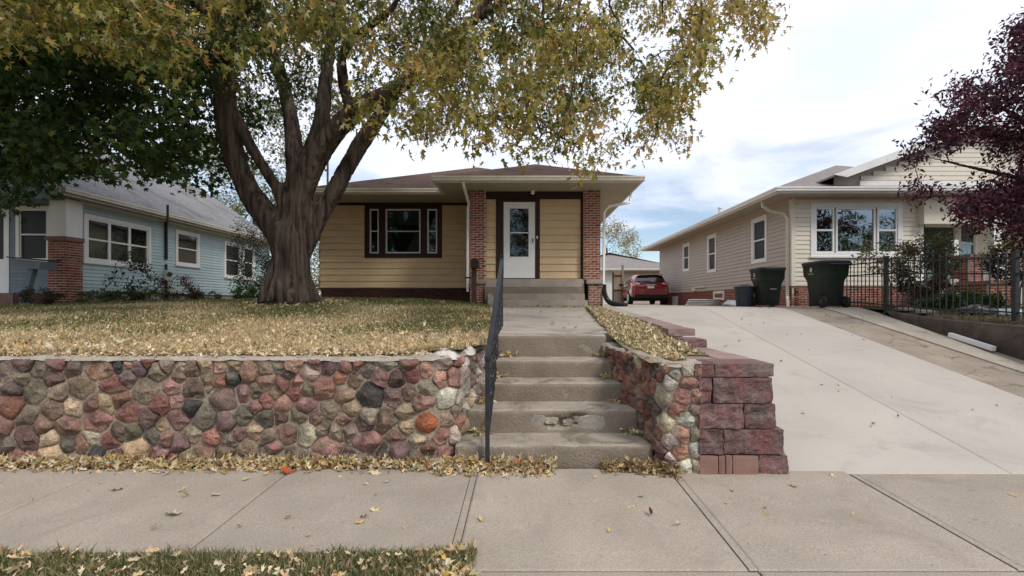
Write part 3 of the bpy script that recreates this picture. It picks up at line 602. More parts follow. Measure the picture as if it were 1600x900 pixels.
# ------------------------------------------------------------------ house building kit
CACHE = {}
def piece(name, key, make, m, parent, loc, rz=0.0, smooth=False):
    """one piece (board, brick, picket) sharing its mesh with alike pieces"""
    if key not in CACHE:
        v, f = make(); me = mesh(name, v, f); me.materials.append(m)
        if smooth: me.polygons.foreach_set('use_smooth', [True] * len(me.polygons))
        CACHE[key] = me
    return link(name, CACHE[key], parent, loc, rz)
def rotv(u, w_, rz): return (u * math.cos(rz) - w_ * math.sin(rz), u * math.sin(rz) + w_ * math.cos(rz))
class Wall:
    """a wall face: u runs to the right as seen from outside, w points into the building"""
    def __init__(s, x, y, rz, root): s.x, s.y, s.rz, s.root = x, y, rz, root
    def P(s, u, w_, z): a, b = rotv(u, w_, s.rz); return (s.x + a, s.y + b, z)
    def box(s, mb, u0, u1, w0, w1, z0, z1):
        v = [s.P(u, w_, z) for z in (z0, z1) for w_ in (w0, w1) for u in (u0, u1)]
        mb.add(v, [(0, 2, 3, 1), (4, 5, 7, 6), (0, 1, 5, 4), (2, 6, 7, 3), (0, 4, 6, 2), (1, 3, 7, 5)]); return mb
    def part(s, name, m, *boxes, parent=None):
        mb = MB()
        for b in boxes: s.box(mb, *b)
        return mb.obj(name, m, parent or s.root)
    def siding(s, u0, u1, z0, z1, h, m, holes=(), t=.014, skip=None):
        n = int(round((z1 - z0) / h)); h = (z1 - z0) / n; rs = random.Random(int(abs(u0 * 91 + z0 * 17)))
        for k in range(n):
            a, b = z0 + k * h, z0 + (k + 1) * h; cuts = [(u0, u1)]
            for (p, q, r, t_) in holes:
                for (lo, hi) in ((a, min(b, r)), (max(a, t_), b)):
                    if .012 < hi - lo < (b - a) - .012 and b > r + .012 and a < t_ - .012:
                        pp0, qq0 = max(p, u0), min(q, u1); L0 = round(qq0 - pp0, 3); h0 = round(hi - lo, 3)
                        def mk0(L_=L0, h=h0):
                            m_ = MB(); m_.prism([(.004, 0), (-t * .8, 0), (-t * .8, .006), (-t * .3, h), (.004, h)], 0, L_); return m_.v, m_.f
                        piece('siding_board', ('sb', L0, h0, m.name, t, 1), mk0, m, s.root, s.P(pp0, 0, lo), s.rz)
                if b > r + .012 and a < t_ - .012:
                    nc = []
                    for c in cuts:
                        if q <= c[0] or p >= c[1]: nc.append(c); continue
                        if p > c[0] + .02: nc.append((c[0], p))
                        if q < c[1] - .02: nc.append((q, c[1]))
                    cuts = nc
            for (p, q) in cuts:
                L_ = round(q - p, 3)
                def mk(L_=L_, h=h):
                    m_ = MB(); g_ = .009 + .035 * h; m_.prism([(.004, 0), (-.001, 0), (-.001, g_), (-t, g_), (-t, g_ + .004), (-t * .3, h), (.004, h)], 0, L_); return m_.v, m_.f
                piece('siding_board', ('sb', L_, round(h, 4), m.name, t), mk, m, s.root, s.P(p, rs.uniform(-.0015, .0015), a), s.rz)
    def bricks(s, u0, u1, z0, z1, m, odd=0, dep=.09, end0=0, bl=.205, bh=.0665, every=None, proud=.0):
        proud = proud + .002
        """running bond; end0: leave room on alternate courses for a corner brick of the next face"""
        n = int(round((z1 - z0) / bh)); bh = (z1 - z0) / n; j = .0125; rs = random.Random(int(abs(u0 * 37 + z1 * 11) * 10))
        for k in range(n):
            off = bl / 2 if (k + odd) % 2 else 0; u = u0 - off; lo = u0 + (.0 if (k + odd) % 2 else end0); hi = u1
            while u < u1 - .02:
                a, b = max(u, lo), min(u + bl, hi); u += bl
                if b - a < .04: continue
                L_ = round(b - a - j, 3)
                def mk(L_=L_): return rbox(L_, dep, bh - j, (3, 1, 2), .004, .0022, 16, L_ * 10, centre=False)
                piece('brick', ('br', L_, round(bh, 4), m.name, dep, rs.randint(0, 0)), mk, m, s.root, s.P(a + j / 2, -proud + rs.uniform(-.003, .003), z0 + k * bh + j / 2), s.rz)
    def window(s, u0, u1, z0, z1, fm, cols=((0, 1, .5),), casing=.1, sill=True, proud=.03, glass='glass', sash=.035, back=None, name='window', sashm=None, cut=.06):
        """window > frame (casing), sash, pane, blind; cols = (start, end, height of the meeting rail or None)"""
        wn = s.part(name, fm, (u0, u0 + casing, -proud, .05, z0, z1), (u1 - casing, u1, -proud, .05, z0, z1), (u0 + casing, u1 - casing, -proud, .05, z1 - casing, z1), (u0 + casing, u1 - casing, -proud, .05, z0, z0 + casing * .8))
        if sill: s.part('sill', fm, (u0 - .03, u1 + .03, -proud - .035, -proud + .002, z0 - .035, z0 + .01), parent=wn)
        a, b, c, d = u0 + casing, u1 - casing, z0 + casing * .8, z1 - casing
        for i, (p, q, mid) in enumerate(cols):
            p, q = lerp(a, b, p), lerp(a, b, q); sm = sashm or fm; bx_ = [(p, p + sash, -.012, .045, c, d), (q - sash, q, -.012, .045, c, d), (p + sash, q - sash, -.012, .045, c, c + sash), (p + sash, q - sash, -.012, .045, d - sash, d)]
            zm = None
            if mid is not None: zm = lerp(c, d, mid); bx_.append((p + sash, q - sash, -.016, .045, zm - sash * .55, zm + sash * .55))
            s.part('sash', sm, *bx_, parent=wn)
            rs_ = [(c + sash, d - sash)] if zm is None else [(c + sash, zm - sash * .55), (zm + sash * .55, d - sash)]
            for g, (r, t_) in enumerate(rs_):
                s.part('pane', M[glass], (p + sash, q - sash, .012 + .012 * (1 - g), .018 + .012 * (1 - g), r, t_), parent=wn)
            if back and back[i]:
                for (kind, r0, r1) in back[i]:
                    s.part('blind', M[kind], (p + sash, q - sash, .055, .06, lerp(c, d, r0), lerp(c, d, r1)), parent=wn)
        return wn
def gutter(root, p, q, z, m, out, name='gutter', hgt=.12):
    """an eaves gutter from p to q (plan points), standing proud of the fascia towards 'out'"""
    p, q, out = Vector((*p, 0)), Vector((*q, 0)), Vector((*out, 0)); d = (q - p); l = d.length; d.normalize(); mb = MB()
    prof = [(0, 0), (.07, 0), (.085, .02), (.085, .045), (.105, .085), (.105, hgt), (.095, hgt), (.095, hgt - .02), (0, hgt - .02)]
    v = [tuple(c + out * a + Vector((0, 0, z + b))) for c in (p, q) for a, b in prof]; n = len(prof)
    mb.add(v, [tuple(range(n)), tuple(range(2 * n - 1, n - 1, -1))] + [(i, n + i, n + (i + 1) % n, (i + 1) % n) for i in range(n)])
    return mb.obj(name, m, root)
def spout(root, pts, m, r=.035, name='downspout'):
    return MB().tube(pts, r, 4).obj(name, m, root)
# ------------------------------------------------------------------ yellow house
H = thing('yellow_house', 'low tan-yellow house with brown hip roof, brick piers and white front door', 'house', (-1.9, 14.6, 1.3))
YB, YP, YW = 13.2, 13.0, 14.6; EZ = 4.52; SOF = 4.40
bX = lambda px: X(px, YB); wX = lambda px: X(px, YW); bZ = lambda py: Z(py, YB); wZ = lambda py: Z(py, YW)
HX0, HX1 = wX(500), X(938, YB)
# wing
Wg = Wall(HX0, YW, 0, H); LW = bX(741) - HX0
zb, zt = wZ(450), wZ(321)
w0, w1 = wX(570) - HX0, wX(691) - HX0
Wg.siding(0, LW, zb, zt, .2, M['yellow'], holes=[(w0, w1, wZ(403), zt + 1)], t=.03)
Wg.part('core_wall', M['interior'], (0.01, LW, .06, .2, 1.0, 4.4), (0.01, .06, .004, .06, zb, zt))
Wg.part('frieze', M['brown'], (-.02, LW, -.03, .03, zt, wZ(314)))
Wg.part('corner_trim', M['brown'], (-.012, .012, -.022, .02, zb, zt))
Wg.part('foundation', M['brownbrick'], (.04, LW, .01, .06, 1.1, zb - .004))
Wg.bricks(.05, LW, wZ(464), zb - .01, M['brownbrick'], dep=.03, proud=.012)
Wg.part('sill_board', M['brown'], (.0, LW, -.012, .05, zb - .035, zb - .002))
# big brown-framed window with a narrow light either side
Wg.part('window_surround', M['brown'], (w0, w1, -.035, .012, wZ(403), wZ(396)), (w0, w0 + .15, -.035, .05, wZ(396), zt), (w1 - .15, w1, -.035, .05, wZ(396), zt),
        (wX(592.5) - HX0, wX(602.5) - HX0, -.035, .05, wZ(396), zt), (wX(657.5) - HX0, wX(667.5) - HX0, -.035, .05, wZ(396), zt), (w0 + .15, w1 - .15, -.032, .05, wZ(326.5), zt))
for a, b, bk in ((577.5, 592.5, [('curtain', 0, .28)]), (602.5, 657.5, [('curtain', .66, 1)]), (667.5, 683.5, [('curtain', 0, .2)])):
    wn = Wg.window(wX(a) - HX0, wX(b) - HX0, wZ(396), wZ(326.5), M['white'], casing=.025, sill=False, proud=.0, sash=.022, back=[bk], glass='glass')
# looped-back curtains in the middle window
def curtain(root, W_, u0, u1, z0, z1, side, w_=.058):
    n = 26; v = []; f = []
    for j in range(9):
        t = j / 8; wid = lerp(1, .25, t ** .7)
        for i in range(n + 1):
            s_ = i / n; u = (u0 + (u1 - u0) * s_ * wid) if side < 0 else (u1 - (u1 - u0) * s_ * wid)
            v.append(W_.P(u, w_ - .012 + .009 * math.sin(s_ * 30), lerp(z0, z1, t)))
    for j in range(8):
        for i in range(n): k = j * (n + 1) + i; f.append((k, k + 1, k + n + 2, k + n + 1))
    obj('curtain', v, f, M['curtain'], root, smooth=True)
curtain(wn, Wg, wX(606) - HX0, wX(622) - HX0, wZ(393), wZ(363), -1); curtain(wn, Wg, wX(632) - HX0, wX(653) - HX0, wZ(393), wZ(363), 1)
# bay with the front door
Bx0 = bX(737); By = Wall(Bx0, YB, 0, H); bu = lambda px: bX(px) - Bx0; BL = bu(936)
d0, d1 = bu(775), bu(843.5); zb2, zt2 = bZ(436), bZ(311.5)
By.siding(bu(755), BL - .06, zb2, zt2, .2, M['yellow'], holes=[(d0, d1, 0, 9)], t=.03)
By.part('core_wall', M['interior'], (0.03, bu(787), .05, .2, 1.0, 4.4), (bu(836), BL, .05, .2, 1.0, 4.4), (bu(787), bu(836), .05, .2, 3.92, 4.4), (bu(787), bu(836), .3, .35, 1.9, 4.0))
By.part('door_frame', M['brown'], (d0, bu(786.5), -.04, .05, zb2, bZ(311)), (bu(836.5), d1, -.04, .05, zb2, bZ(311)), (bu(786.5), bu(836.5), -.04, .05, bZ(315.5), bZ(311)))
By.part('corner_trim', M['brown'], (bu(907), bu(911.5), -.035, .02, zb2, zt2))
By.part('header_beam', M['brown'], (bu(739), bu(932), -.1, .04, bZ(311), bZ(299)))
By.part('frieze', M['soffit'], (bu(737), bu(936), -.06, .04, bZ(299), SOF + .02))
dr = By.part('front_door', M['white'], (bu(787), bu(795.5), -.02, .03, bZ(434.5), bZ(316)), (bu(827), bu(836), -.02, .03, bZ(434.5), bZ(316)), (bu(795.5), bu(827), -.02, .03, bZ(434.5), bZ(402.5)), (bu(795.5), bu(827), -.02, .03, bZ(325), bZ(316)))
By.part('door_bar', M['white'], (bu(795.5), bu(827), -.024, .028, bZ(364.6), bZ(363)), (bu(795.5), bu(796.6), -.024, .0, bZ(402.5), bZ(325)), (bu(825.9), bu(827), -.024, .0, bZ(402.5), bZ(325)), (bu(795.5), bu(827), -.024, .0, bZ(402.5), bZ(401.2)), (bu(795.5), bu(827), -.024, .0, bZ(326), bZ(325)), parent=dr)
By.part('pane', M['glass'], (bu(796), bu(827), .002, .008, bZ(363.5), bZ(325)), parent=dr); By.part('pane', M['glass'], (bu(796), bu(827), .008, .014, bZ(402), bZ(364)), parent=dr)
By.part('inner_door', mat('inner_door', (.05, .055, .055), (.065, .07, .07), 3, .6), (bu(788), bu(835), .08, .12, bZ(434.5), bZ(317)), parent=dr)
By.part('handle', M['black'], (bu(831.5), bu(833), -.05, -.02, bZ(379), bZ(373)), parent=dr)
By.part('threshold', M['brown'], (bu(786), bu(837), -.045, .0, bZ(436.2), bZ(434.6)), parent=dr)
By.part('doorbell', M['white'], (bu(838.3), bu(840.3), -.055, -.04, bZ(373.5), bZ(369)))
By.part('siding_backing', M['brown'], (bu(757), bu(775), .02, .04, zb2, zt2), (bu(843), bu(908), .02, .04, zb2, zt2))
# globe lamp under the header
lp = MB(); c = Vector((bX(832), YB - .22, bZ(303)))
for i in range(6): pass
prof = [(0.0, .09), (.045, .09), (.045, .065), (.055, .045), (.062, .0), (.05, -.045), (.025, -.068), (0.002, -.075)]
v = []; f = []
for r_, z_ in prof:
    for j in range(10): a = j * math.pi / 5; v.append((c.x + r_ * math.cos(a), c.y + r_ * math.sin(a), c.z + z_))
for i in range(len(prof) - 1):
    for j in range(10): f.append((i * 10 + j, i * 10 + (j + 1) % 10, i * 10 + 10 + (j + 1) % 10, i * 10 + 10 + j))
o = obj('porch_lamp', v, f, M['bulb'], H, smooth=True)
MB().box(c.x - .05, c.x + .05, c.y - .02, c.y + .2, c.z + .07, c.z + .1).obj('lamp_bracket', M['white'], o)
# brick piers
def pier(x0, x1, z0, z1, yf, dep, m='brick', odd=0):
    yb_ = yf + dep
    MB().box(x0 + .006, x1 - .006, yf + .004, yb_, z0, z1).obj('pier_core', M['brickmortar'], H)
    Wall(x0, yf, 0, H).bricks(0, x1 - x0, z0, z1, M[m], odd=odd)
    Wall(x1, yf, R(90), H).bricks(.0, dep, z0, z1, M[m], odd=odd + 1, end0=.1) if False else None
    for sd, xx in ((1, x1), (-1, x0)):
        n = int(round((z1 - z0) / .0665)); bh = (z1 - z0) / n
        for k in range(n):
            L_ = round(dep - .1, 3)
            def mk(): return rbox(.09, L_, bh - .0095, (1, 3, 2), .004, .0022, 16, 3, centre=False)
            piece('brick', ('bs', L_, round(bh, 4), m), mk, M[m], H, (xx - (.091 if sd > 0 else -.001), yf + .1, z0 + k * bh + .005))
pz = bZ(300)
pier(X(734, YP), X(759, YP), Z(436, YP), pz, YP, .42); pier(X(911.5, YP), X(938.5, YP), Z(437, YP), pz, YP, .42, odd=1)
v, f = rbox(.36, .5, .12, (5, 4, 3), .012, .006, 9, 3); ccx = X(938, 12.9)
for nm, x0_, x1_, yy in (('left', X(736, 12.9), X(759.5, 12.9), 0), ('right', X(916.5, 12.88), X(942, 12.88), 1)):
    v, f = rbox(x1_ - x0_, .55, .125, (5, 4, 3), .012, .006, 9, 3); obj('pier_cap', [(p[0] + (x0_ + x1_) / 2, p[1] + 13.12, p[2] + Z(440, 12.9)) for p in v], f, M['steppale'], H)
pier(X(734, 12.9), X(756, 12.9), 1.15, Z(443.4, 12.9), 12.9, .45, 'brick'); pier(X(919.5, 12.9), X(942, 12.9), 1.1, Z(443.6, 12.9), 12.9, .45, 'brickdark', odd=1)
# landing and steps to the door
for i, (x0, x1, zz, yf, yb_) in enumerate([(757, 913, bZ(436.2), 13.02, 13.4), (757, 912, 1.75, 12.72, 13.05), (762, 914, 1.56, 12.42, 12.75), (774, 919, 1.385, 12.02, 12.45)]):
    a, b = X(x0, yf), X(x1, yf); v, f = rbox(b - a, yb_ - yf, .62, (14, 3, 5), .012, .005, 6, 40 + i)
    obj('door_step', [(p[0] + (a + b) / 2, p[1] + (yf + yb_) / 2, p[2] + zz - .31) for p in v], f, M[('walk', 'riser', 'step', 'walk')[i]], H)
# roofs: hip over the house with a lower hip over the bay
PT = .415; ex0, ex1, ey0, ey1 = X(488, 13.4) - .5, X(1000, 12.1), 13.4, 27.2
bx0, by0 = X(682, 12.1), 12.1
def roofmesh(name, faces, m, parent, lift=0.0, th=.03):
    mb = MB()
    for q in faces:
        k = len(mb.v); mb.v += [tuple(Vector(p) + Vector((0, 0, lift))) for p in q] + [tuple(Vector(p) + Vector((0, 0, lift - th))) for p in q]; n = len(q)
        mb.f.append(tuple(range(k, k + n))); mb.f.append(tuple(range(k + 2 * n - 1, k + n - 1, -1)))
        for i in range(n): mb.f.append((k + i, k + n + i, k + n + (i + 1) % n, k + (i + 1) % n))
    return mb.obj(name, m, parent)
def hip(x0, x1, y0, y1, z, pitch):
    h = (x1 - x0) / 2; cx = (x0 + x1) / 2; zr = z + h * pitch; a, b = (cx, y0 + h, zr), (cx, y1 - h, zr)
    return [[(x0, y0, z), (x1, y0, z), a], [(x1, y0, z), (x1, y1, z), b, a], [(x1, y1, z), (x0, y1, z), b], [(x0, y1, z), (x0, y0, z), a, b]]
roofmesh('roof', hip(ex0 - .02, ex1 + .03, ey0 - .02, ey1, EZ + .02, PT), M['shingle'], H)
h = (ex1 - bx0) / 2; cxb = (ex1 + bx0) / 2
roofmesh('bay_roof', [[(bx0 - .02, by0 - .02, EZ + .02), (ex1 + .03, by0 - .02, EZ + .02), (cxb, by0 + h, EZ + .02 + h * PT)], [(ex1 + .03, by0 - .02, EZ + .02), (ex1 + .03, by0 + 2 * h, EZ + .02), (cxb, by0 + 2 * h, EZ + .02 + h * PT), (cxb, by0 + h, EZ + .02 + h * PT)],
                      [(bx0 - .02, by0 + 2 * h, EZ + .02), (bx0 - .02, by0 - .02, EZ + .02), (cxb, by0 + h, EZ + .02 + h * PT), (cxb, by0 + 2 * h, EZ + .02 + h * PT)]], M['shingle'], H, lift=.004)
MB().box(ex0, bx0 + .1, ey0, 27, SOF, SOF + .02).box(bx0, ex1, by0, 27, SOF - .004, SOF + .016).obj('soffit', M['soffit'], H)
MB().box(ex0, bx0, ey0 - .02, ey0, SOF - .02, EZ).box(bx0 - .02, ex1, by0 - .02, by0, SOF - .02, EZ).box(ex1, ex1 + .02, by0 - .02, 27, SOF - .02, EZ).box(bx0 - .02, bx0, by0, ey0, SOF - .02, EZ).obj('fascia', M['cream'], H)
gutter(H, (ex0, ey0 - .02), (bx0 - .02, ey0 - .02), SOF + .01, M['cream'], (0, -1)); gutter(H, (bx0 - .1, by0 - .02), (ex1 + .1, by0 - .02), SOF + .01, M['cream'], (0, -1)); gutter(H, (ex1 + .02, by0), (ex1 + .02, 27), SOF + .01, M['cream'], (1, 0)); gutter(H, (bx0 - .02, ey0 - .1), (bx0 - .02, by0), SOF + .01, M['cream'], (-1, 0))
# right and left side walls
Wall(HX1, YB, R(90), H).part('side_wall', M['yellow'], (.05, 13.6, .0, .12, 1.2, SOF)); Wall(HX0, 26.8, R(-90), H).part('side_wall', M['yellow'], (0, 12.15, 0, .12, 1.2, SOF))
Wall(bX(737), YW, R(-90), H).part('side_wall', M['yellow'], (0, 1.38, 0, .06, 1.2, SOF))
sx = X(724, 12.08); spout(H, [(sx, 12.06, 4.40), (sx + .01, 12.1, 4.3), (X(733, 12.9), 12.86, 4.0), (X(731.5, 13.0), 12.97, 3.9), (X(731, 13.0), 12.98, 1.62)], M['white'], .042)
sx = ex1 + .05; spout(H, [(sx, 13.3, 4.42), (sx - .02, 13.3, 4.25), (X(985, 13.2), 13.25, 4.12), (X(952, 13.1), 13.1, 3.98), (X(944, 13.0), 13.0, 3.8), (X(943, 13.0), 13.0, 1.75)], M['white'], .04)
# black corrugated drain pipe at the corner
pp = [(X(943.5, 13), 12.98, 1.80), (X(944, 12.9), 12.9, 1.62), (X(948, 12.8), 12.8, 1.42), (X(955, 12.6), 12.6, 1.31), (X(966, 12.4), 12.35, 1.27), (X(978, 12.2), 12.15, 1.25)]
def curve(pts, n=8):
    pts = [Vector(p) for p in pts]; o = []
    for i in range(len(pts) - 1):
        p0, p1, p2, p3 = pts[max(i - 1, 0)], pts[i], pts[i + 1], pts[min(i + 2, len(pts) - 1)]
        for k in range(n): t = k / n; o.append(.5 * ((2 * p1) + (p2 - p0) * t + (2 * p0 - 5 * p1 + 4 * p2 - p3) * t * t + (3 * p1 - p0 - 3 * p2 + p3) * t ** 3))
    return o + [pts[-1]]
cp = curve(pp, 10); MB().tube(cp, [.072 if i % 2 else .058 for i in range(len(cp))], 10).obj('drain_pipe', M['black'], H, smooth=False)
# roof twigs
for a in ((848, 247, 861, 262), (876, 254, 880, 264), (886, 244, 888, 265)):
    MB().tube([(X(a[2], 14), 14, 5.35 - .003 * (a[2] - 861)), (X(a[0], 14), 14, Z(a[1], 14))], [.012, .005], 4).obj('roof_twig', M['twig'], H)
# mailbox on a brown post in front of the left pier
mbx = thing('mailbox', 'brown dome-topped mailbox on a brown post in front of the left brick pier', 'mailbox', (X(740, 12.3), 12.3, 1.2))
xx = X(741, 12.3); MB().box(xx - .07, xx + .05, 12.3, 12.4, 1.2, Z(417, 12.3)).obj('post', M['brownmetal'], mbx)
n = 9; poly = [(X(735.5, 12.2), Z(418.5, 12.2)), (X(747.5, 12.2), Z(418.5, 12.2))] + [(X(741.5, 12.2) + .1 * math.cos(t), Z(409, 12.2) + .1 * math.sin(t)) for t in [math.pi * i / 8 for i in range(9)]]
MB().prism([(p[0], p[1]) for p in poly], 12.15, 12.55, 'y').obj('box', M['brownmetal'], mbx); MB().prism([(X(741.5, 12.1) + (p[0] - X(741.5, 12.2)) * .86, p[1] * .86 + .14 * Z(411, 12.2)) for p in poly], 12.135, 12.15, 'y').obj('door', M['brown'], mbx)
MB().box(xx - .25, xx + .02, 12.34, 12.38, 1.95, 1.99).obj('bracket', M['black'], mbx)
# ------------------------------------------------------------------ tan neighbour house
T = thing('tan_house', 'tan vinyl-sided neighbour house with grey shingles and a wide white picture window', 'house', (12, 13.6, 1.2))
TX, TY = 7.76, 13.6; TE = 4.48; TS = 4.34; tX = lambda px: X(px, TY); tZ = lambda py: Z(py, TY)
Tf = Wall(TX, TY, 0, T); tu = lambda px: tX(px) - TX; TL = tu(1437)
fz = tZ(446.5)
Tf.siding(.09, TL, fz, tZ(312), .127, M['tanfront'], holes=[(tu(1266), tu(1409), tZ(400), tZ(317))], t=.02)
Tf.part('core_wall', M['interior'], (.05, TL + .2, .06, .2, 1.0, 4.3)); Tf.part('corner_trim', M['tanfront'], (-.02, .09, -.022, .1, fz, tZ(305))); Tf.part('corner_trim', M['white'], (TL, TL + .1, -.022, .1, fz, tZ(337)))
Tf.part('frieze', M['tan'], (-.02, TL + .1, -.015, .05, tZ(312), TS))
Tf.part('foundation_core', M['brickmortar'], (.012, TL, .005, .08, 1.0, fz)); Tf.bricks(0, TL, 1.17, fz - .01, M['brick'], dep=.05)
Tf.part('drip_edge', M['tanfront'], (-.01, TL, -.02, .02, fz - .008, fz + .004))
# picture window
Tf.window(tu(1266), tu(1409), tZ(401), tZ(317), M['white'], cols=((0, .235, .5), (.255, .735, None), (.755, 1, .5)), casing=.13, proud=.035, glass='glassmirror', sash=.05)
# side wall along the driveway
Ts = Wall(TX, 26.6, R(-90), T); sL = 26.6 - TY; su = lambda y: 26.6 - y; szb = 1.82
swin = [(14.95, 15.95, 2.62, 4.12), (18.85, 19.75, 2.56, 4.1), (21.85, 22.75, 2.8, 4.12)]
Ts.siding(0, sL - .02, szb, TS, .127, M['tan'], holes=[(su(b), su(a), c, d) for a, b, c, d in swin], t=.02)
Ts.part('core_wall', M['interior'], (0, sL, .06, .2, 1.0, TS)); Ts.part('foundation', M['brickmortar'], (0, sL, .006, .07, 1.0, szb))
Ts.bricks(sL - 5.2, sL, 1.17, szb - .01, M['brick'], dep=.05, odd=1)
# the far bricks of the side foundation are too small to pick apart singly
mb = MB(); n = 9; bh = (szb - .01 - 1.17) / n
for k in range(n):
    u = -.1 * (k % 2)
    while u < sL - 5.25: Ts.box(mb, max(u, 0) + .004, min(u + .2, sL - 5.2) - .004, 0, .04, 1.17 + k * bh + .004, 1.17 + (k + 1) * bh - .004); u += .205
stuff(mb.obj('far_bricks', M['brick'], T))
for a, b, c, d in swin: Ts.window(su(b), su(a), c, d, M['white'], casing=.11, proud=.03, glass='screen', sash=.045, sill=False)
Ts.window(su(19.1), su(18.1), 1.42, 1.78, M['white'], cols=((0, 1, None),), casing=.08, proud=.04, sill=False, name='basement_window')
Ts.part('side_vent', M['white'], (su(24.0), su(23.5), -.12, .02, 1.2, 1.65)); Ts.part('dryer_vent', M['white'], (su(21.2), su(21.0), -.14, 0, 1.84, 2.02), (su(21.2), su(19.9), -.07, -.02, 1.98, 2.02))
spout(T, [(7.12, 14.0, 4.34), (7.14, 14.0, 4.16), (7.30, 13.9, 4.0), (7.62, 13.78, 3.9), (7.70, 13.72, 3.75), (7.70, 13.72, 1.5), (7.68, 13.68, 1.45), (7.68, 13.66, 1.2)], M['cream'], .05)
# roof
tx0, tx1, ty0, ty1 = 7.06, 16.4, 13.0, 27.7
roofmesh('roof', hip(tx0 - .03, tx1, ty0 - .03, ty1, TE + .02, PT), M['shinglegrey'], T)
MB().box(tx0, tx1, ty0, ty1 - .1, TS, TS + .02).obj('soffit', M['tan'], T)
MB().box(tx0, tx1, ty0 - .02, ty0, TS - .02, TE).box(tx0 - .02, tx0, ty0 - .02, ty1, TS - .02, TE).obj('fascia', M['white'], T)
gutter(T, (tx0 - .1, ty0 - .02), (tx1, ty0 - .02), TS + .02, M['white'], (0, -1)); gutter(T, (tx0 - .02, ty1), (tx0 - .02, ty0 - .1), TS + .02, M['white'], (-1, 0))
MB().tube([(7.95, 19, 4.8), (7.95, 19, 5.1)], .06, 8).tube([(7.95, 19, 5.1), (7.95, 19, 5.14)], .09, 8).obj('roof_vent', M['white'], T)
# front gable over the porch
gx, gw, gz, gp = 12.72, 4.25, 4.78, .37; gy = 12.85
def grp(x): return gz + gp * (gw - abs(x - gx))
roofmesh('gable_roof', [[(gx - gw, gy, gz), (gx, gy, gz + gp * gw), (gx, 18.2, gz + gp * gw), (gx - gw, 16, gz)], [(gx, gy, gz + gp * gw), (gx + gw, gy, gz), (gx + gw, 16, gz), (gx, 18.2, gz + gp * gw)]], M['shinglegrey'], T, th=.05)
for sg in (-1, 1):
    mb = MB(); mb.prism([(gx + sg * (gw + .02), gz + .01), (gx, gz + gp * gw + .012), (gx, gz + gp * gw - .2), (gx + sg * (gw - .35), gz - .06)], gy - .03, gy, 'y'); mb.obj('rake_board', M['white'], T)
mb = MB(); k = 0; zz = 4.72
while zz < gz + gp * (gw - .9):
    hw = gw - .95 - (zz - 4.72) / gp * 1.0
    if hw < .1: break
    MB().prism([(gy + .30, zz), (gy + .285, zz), (gy + .297, zz + .127), (gy + .31, zz + .127)], gx - hw, gx + hw).obj('siding_board', M['tanfront'], T); zz += .127
MB().box(gx - gw + .9, gx + gw - .9, gy + .26, gy + .32, 4.5, 4.70).obj('gable_sill', M['white'], T); MB().prism([(gx - gw + .25, 4.45), (gx - gw + .25, gz + .03), (gx, gz + gp * gw - .06), (gx + gw - .25, gz + .03), (gx + gw - .25, 4.45)], gy + .33, gy + .4, 'y').obj('gable_wall', M['tan'], T)
# porch recess
pX = lambda px, y=15.2: X(px, y)
Pw = Wall(11.3, 15.2, 0, T); pu = lambda px: pX(px) - 11.3
Pw.siding(0, 6, 1.95, 4.2, .127, M['tanfront'], holes=[(pu(1436), pu(1495), 0, 9), (pu(1495), pu(1527), 2.3, 9)], t=.012)
Pw.part('core_wall', M['interior'], (0, 6, .06, .2, 1.0, 4.3)); Pw.window(pu(1437), pu(1495), 1.97, Z(350, 15.2), M['white'], cols=((0, 1, None),), casing=.07, glass='glass', sill=False, name='storm_door'); Pw.window(pu(1496), pu(1526), 2.32, Z(345, 15.2), M['white'], cols=((0, 1, .55),), casing=.07, glass='glass', sill=False)
MB().box(11.35, 16.2, 13.35, 13.6, Z(350, 13.4), 4.3).obj('porch_beam', M['tanfront'], T); MB().box(11.3, 16.4, 12.9, 15.2, 1.0, 1.93).obj('porch_floor', M['porchtan'], T)
for px, w_ in ((1554, .22), (1640, .22)): MB().box(X(px, 13.45) - w_ / 2, X(px, 13.45) + w_ / 2, 13.36, 13.36 + w_, 1.93, Z(350, 13.4) + .01).obj('porch_column', M['white'], T)
MB().box(X(1489, 13.3), X(1495, 13.3), 13.25, 13.34, 1.93, Z(375, 13.3)).obj('newel_post', M['white'], T)
ps = [(1.93, 12.9), (1.75, 12.55), (1.57, 12.2), (1.39, 11.85)]
for i in range(1, 4):
    MB().box(X(1492, 12), X(1545, 12), ps[i][1], ps[i - 1][1], 1.0, ps[i][0]).obj('porch_step', M['porchtan'], T)
def bpier(x0, x1, y0, y1, z0, z1, capm='blocksmooth'):
    MB().box(x0 + .006, x1 - .006, y0 + .005, y1, z0, z1 - .08).obj('pier_core', M['brickmortar'], T); Wall(x0, y0, 0, T).bricks(0, x1 - x0, z0, z1 - .09, M['brick'], dep=.08)
    Wall(x0, y1, R(-90), T).bricks(0, y1 - y0 - .09, z0, z1 - .09, M['brick'], dep=.08, odd=1); MB().box(x0 - .05, x1 + .05, y0 - .05, y1 + .05, z1 - .08, z1).obj('pier_cap', M['blocksmooth'], T)
bpier(X(1516, 12.3), X(1537, 12.3), 12.3, 12.9, 1.5, Z(397, 12.3)); bpier(X(1547, 11.6), X(1584, 11.6), 11.6, 12.6, 1.15, Z(438, 11.6)); bpier(X(1463, 12.6), X(1484, 12.6), 12.6, 12.9, 1.15, Z(437, 12.6))
num = MB().box(X(1484.5, 12.45), X(1500, 12.45), 12.46, 12.52, Z(446, 12.45), Z(436, 12.45)).obj('number_board', M['porchtan'], T)
cu = bpy.data.curves.new('house_number', 'FONT'); cu.body = '20'; cu.size = .2; cu.extrude = .006; to = bpy.data.objects.new('tmp', cu); C.objects.link(to)
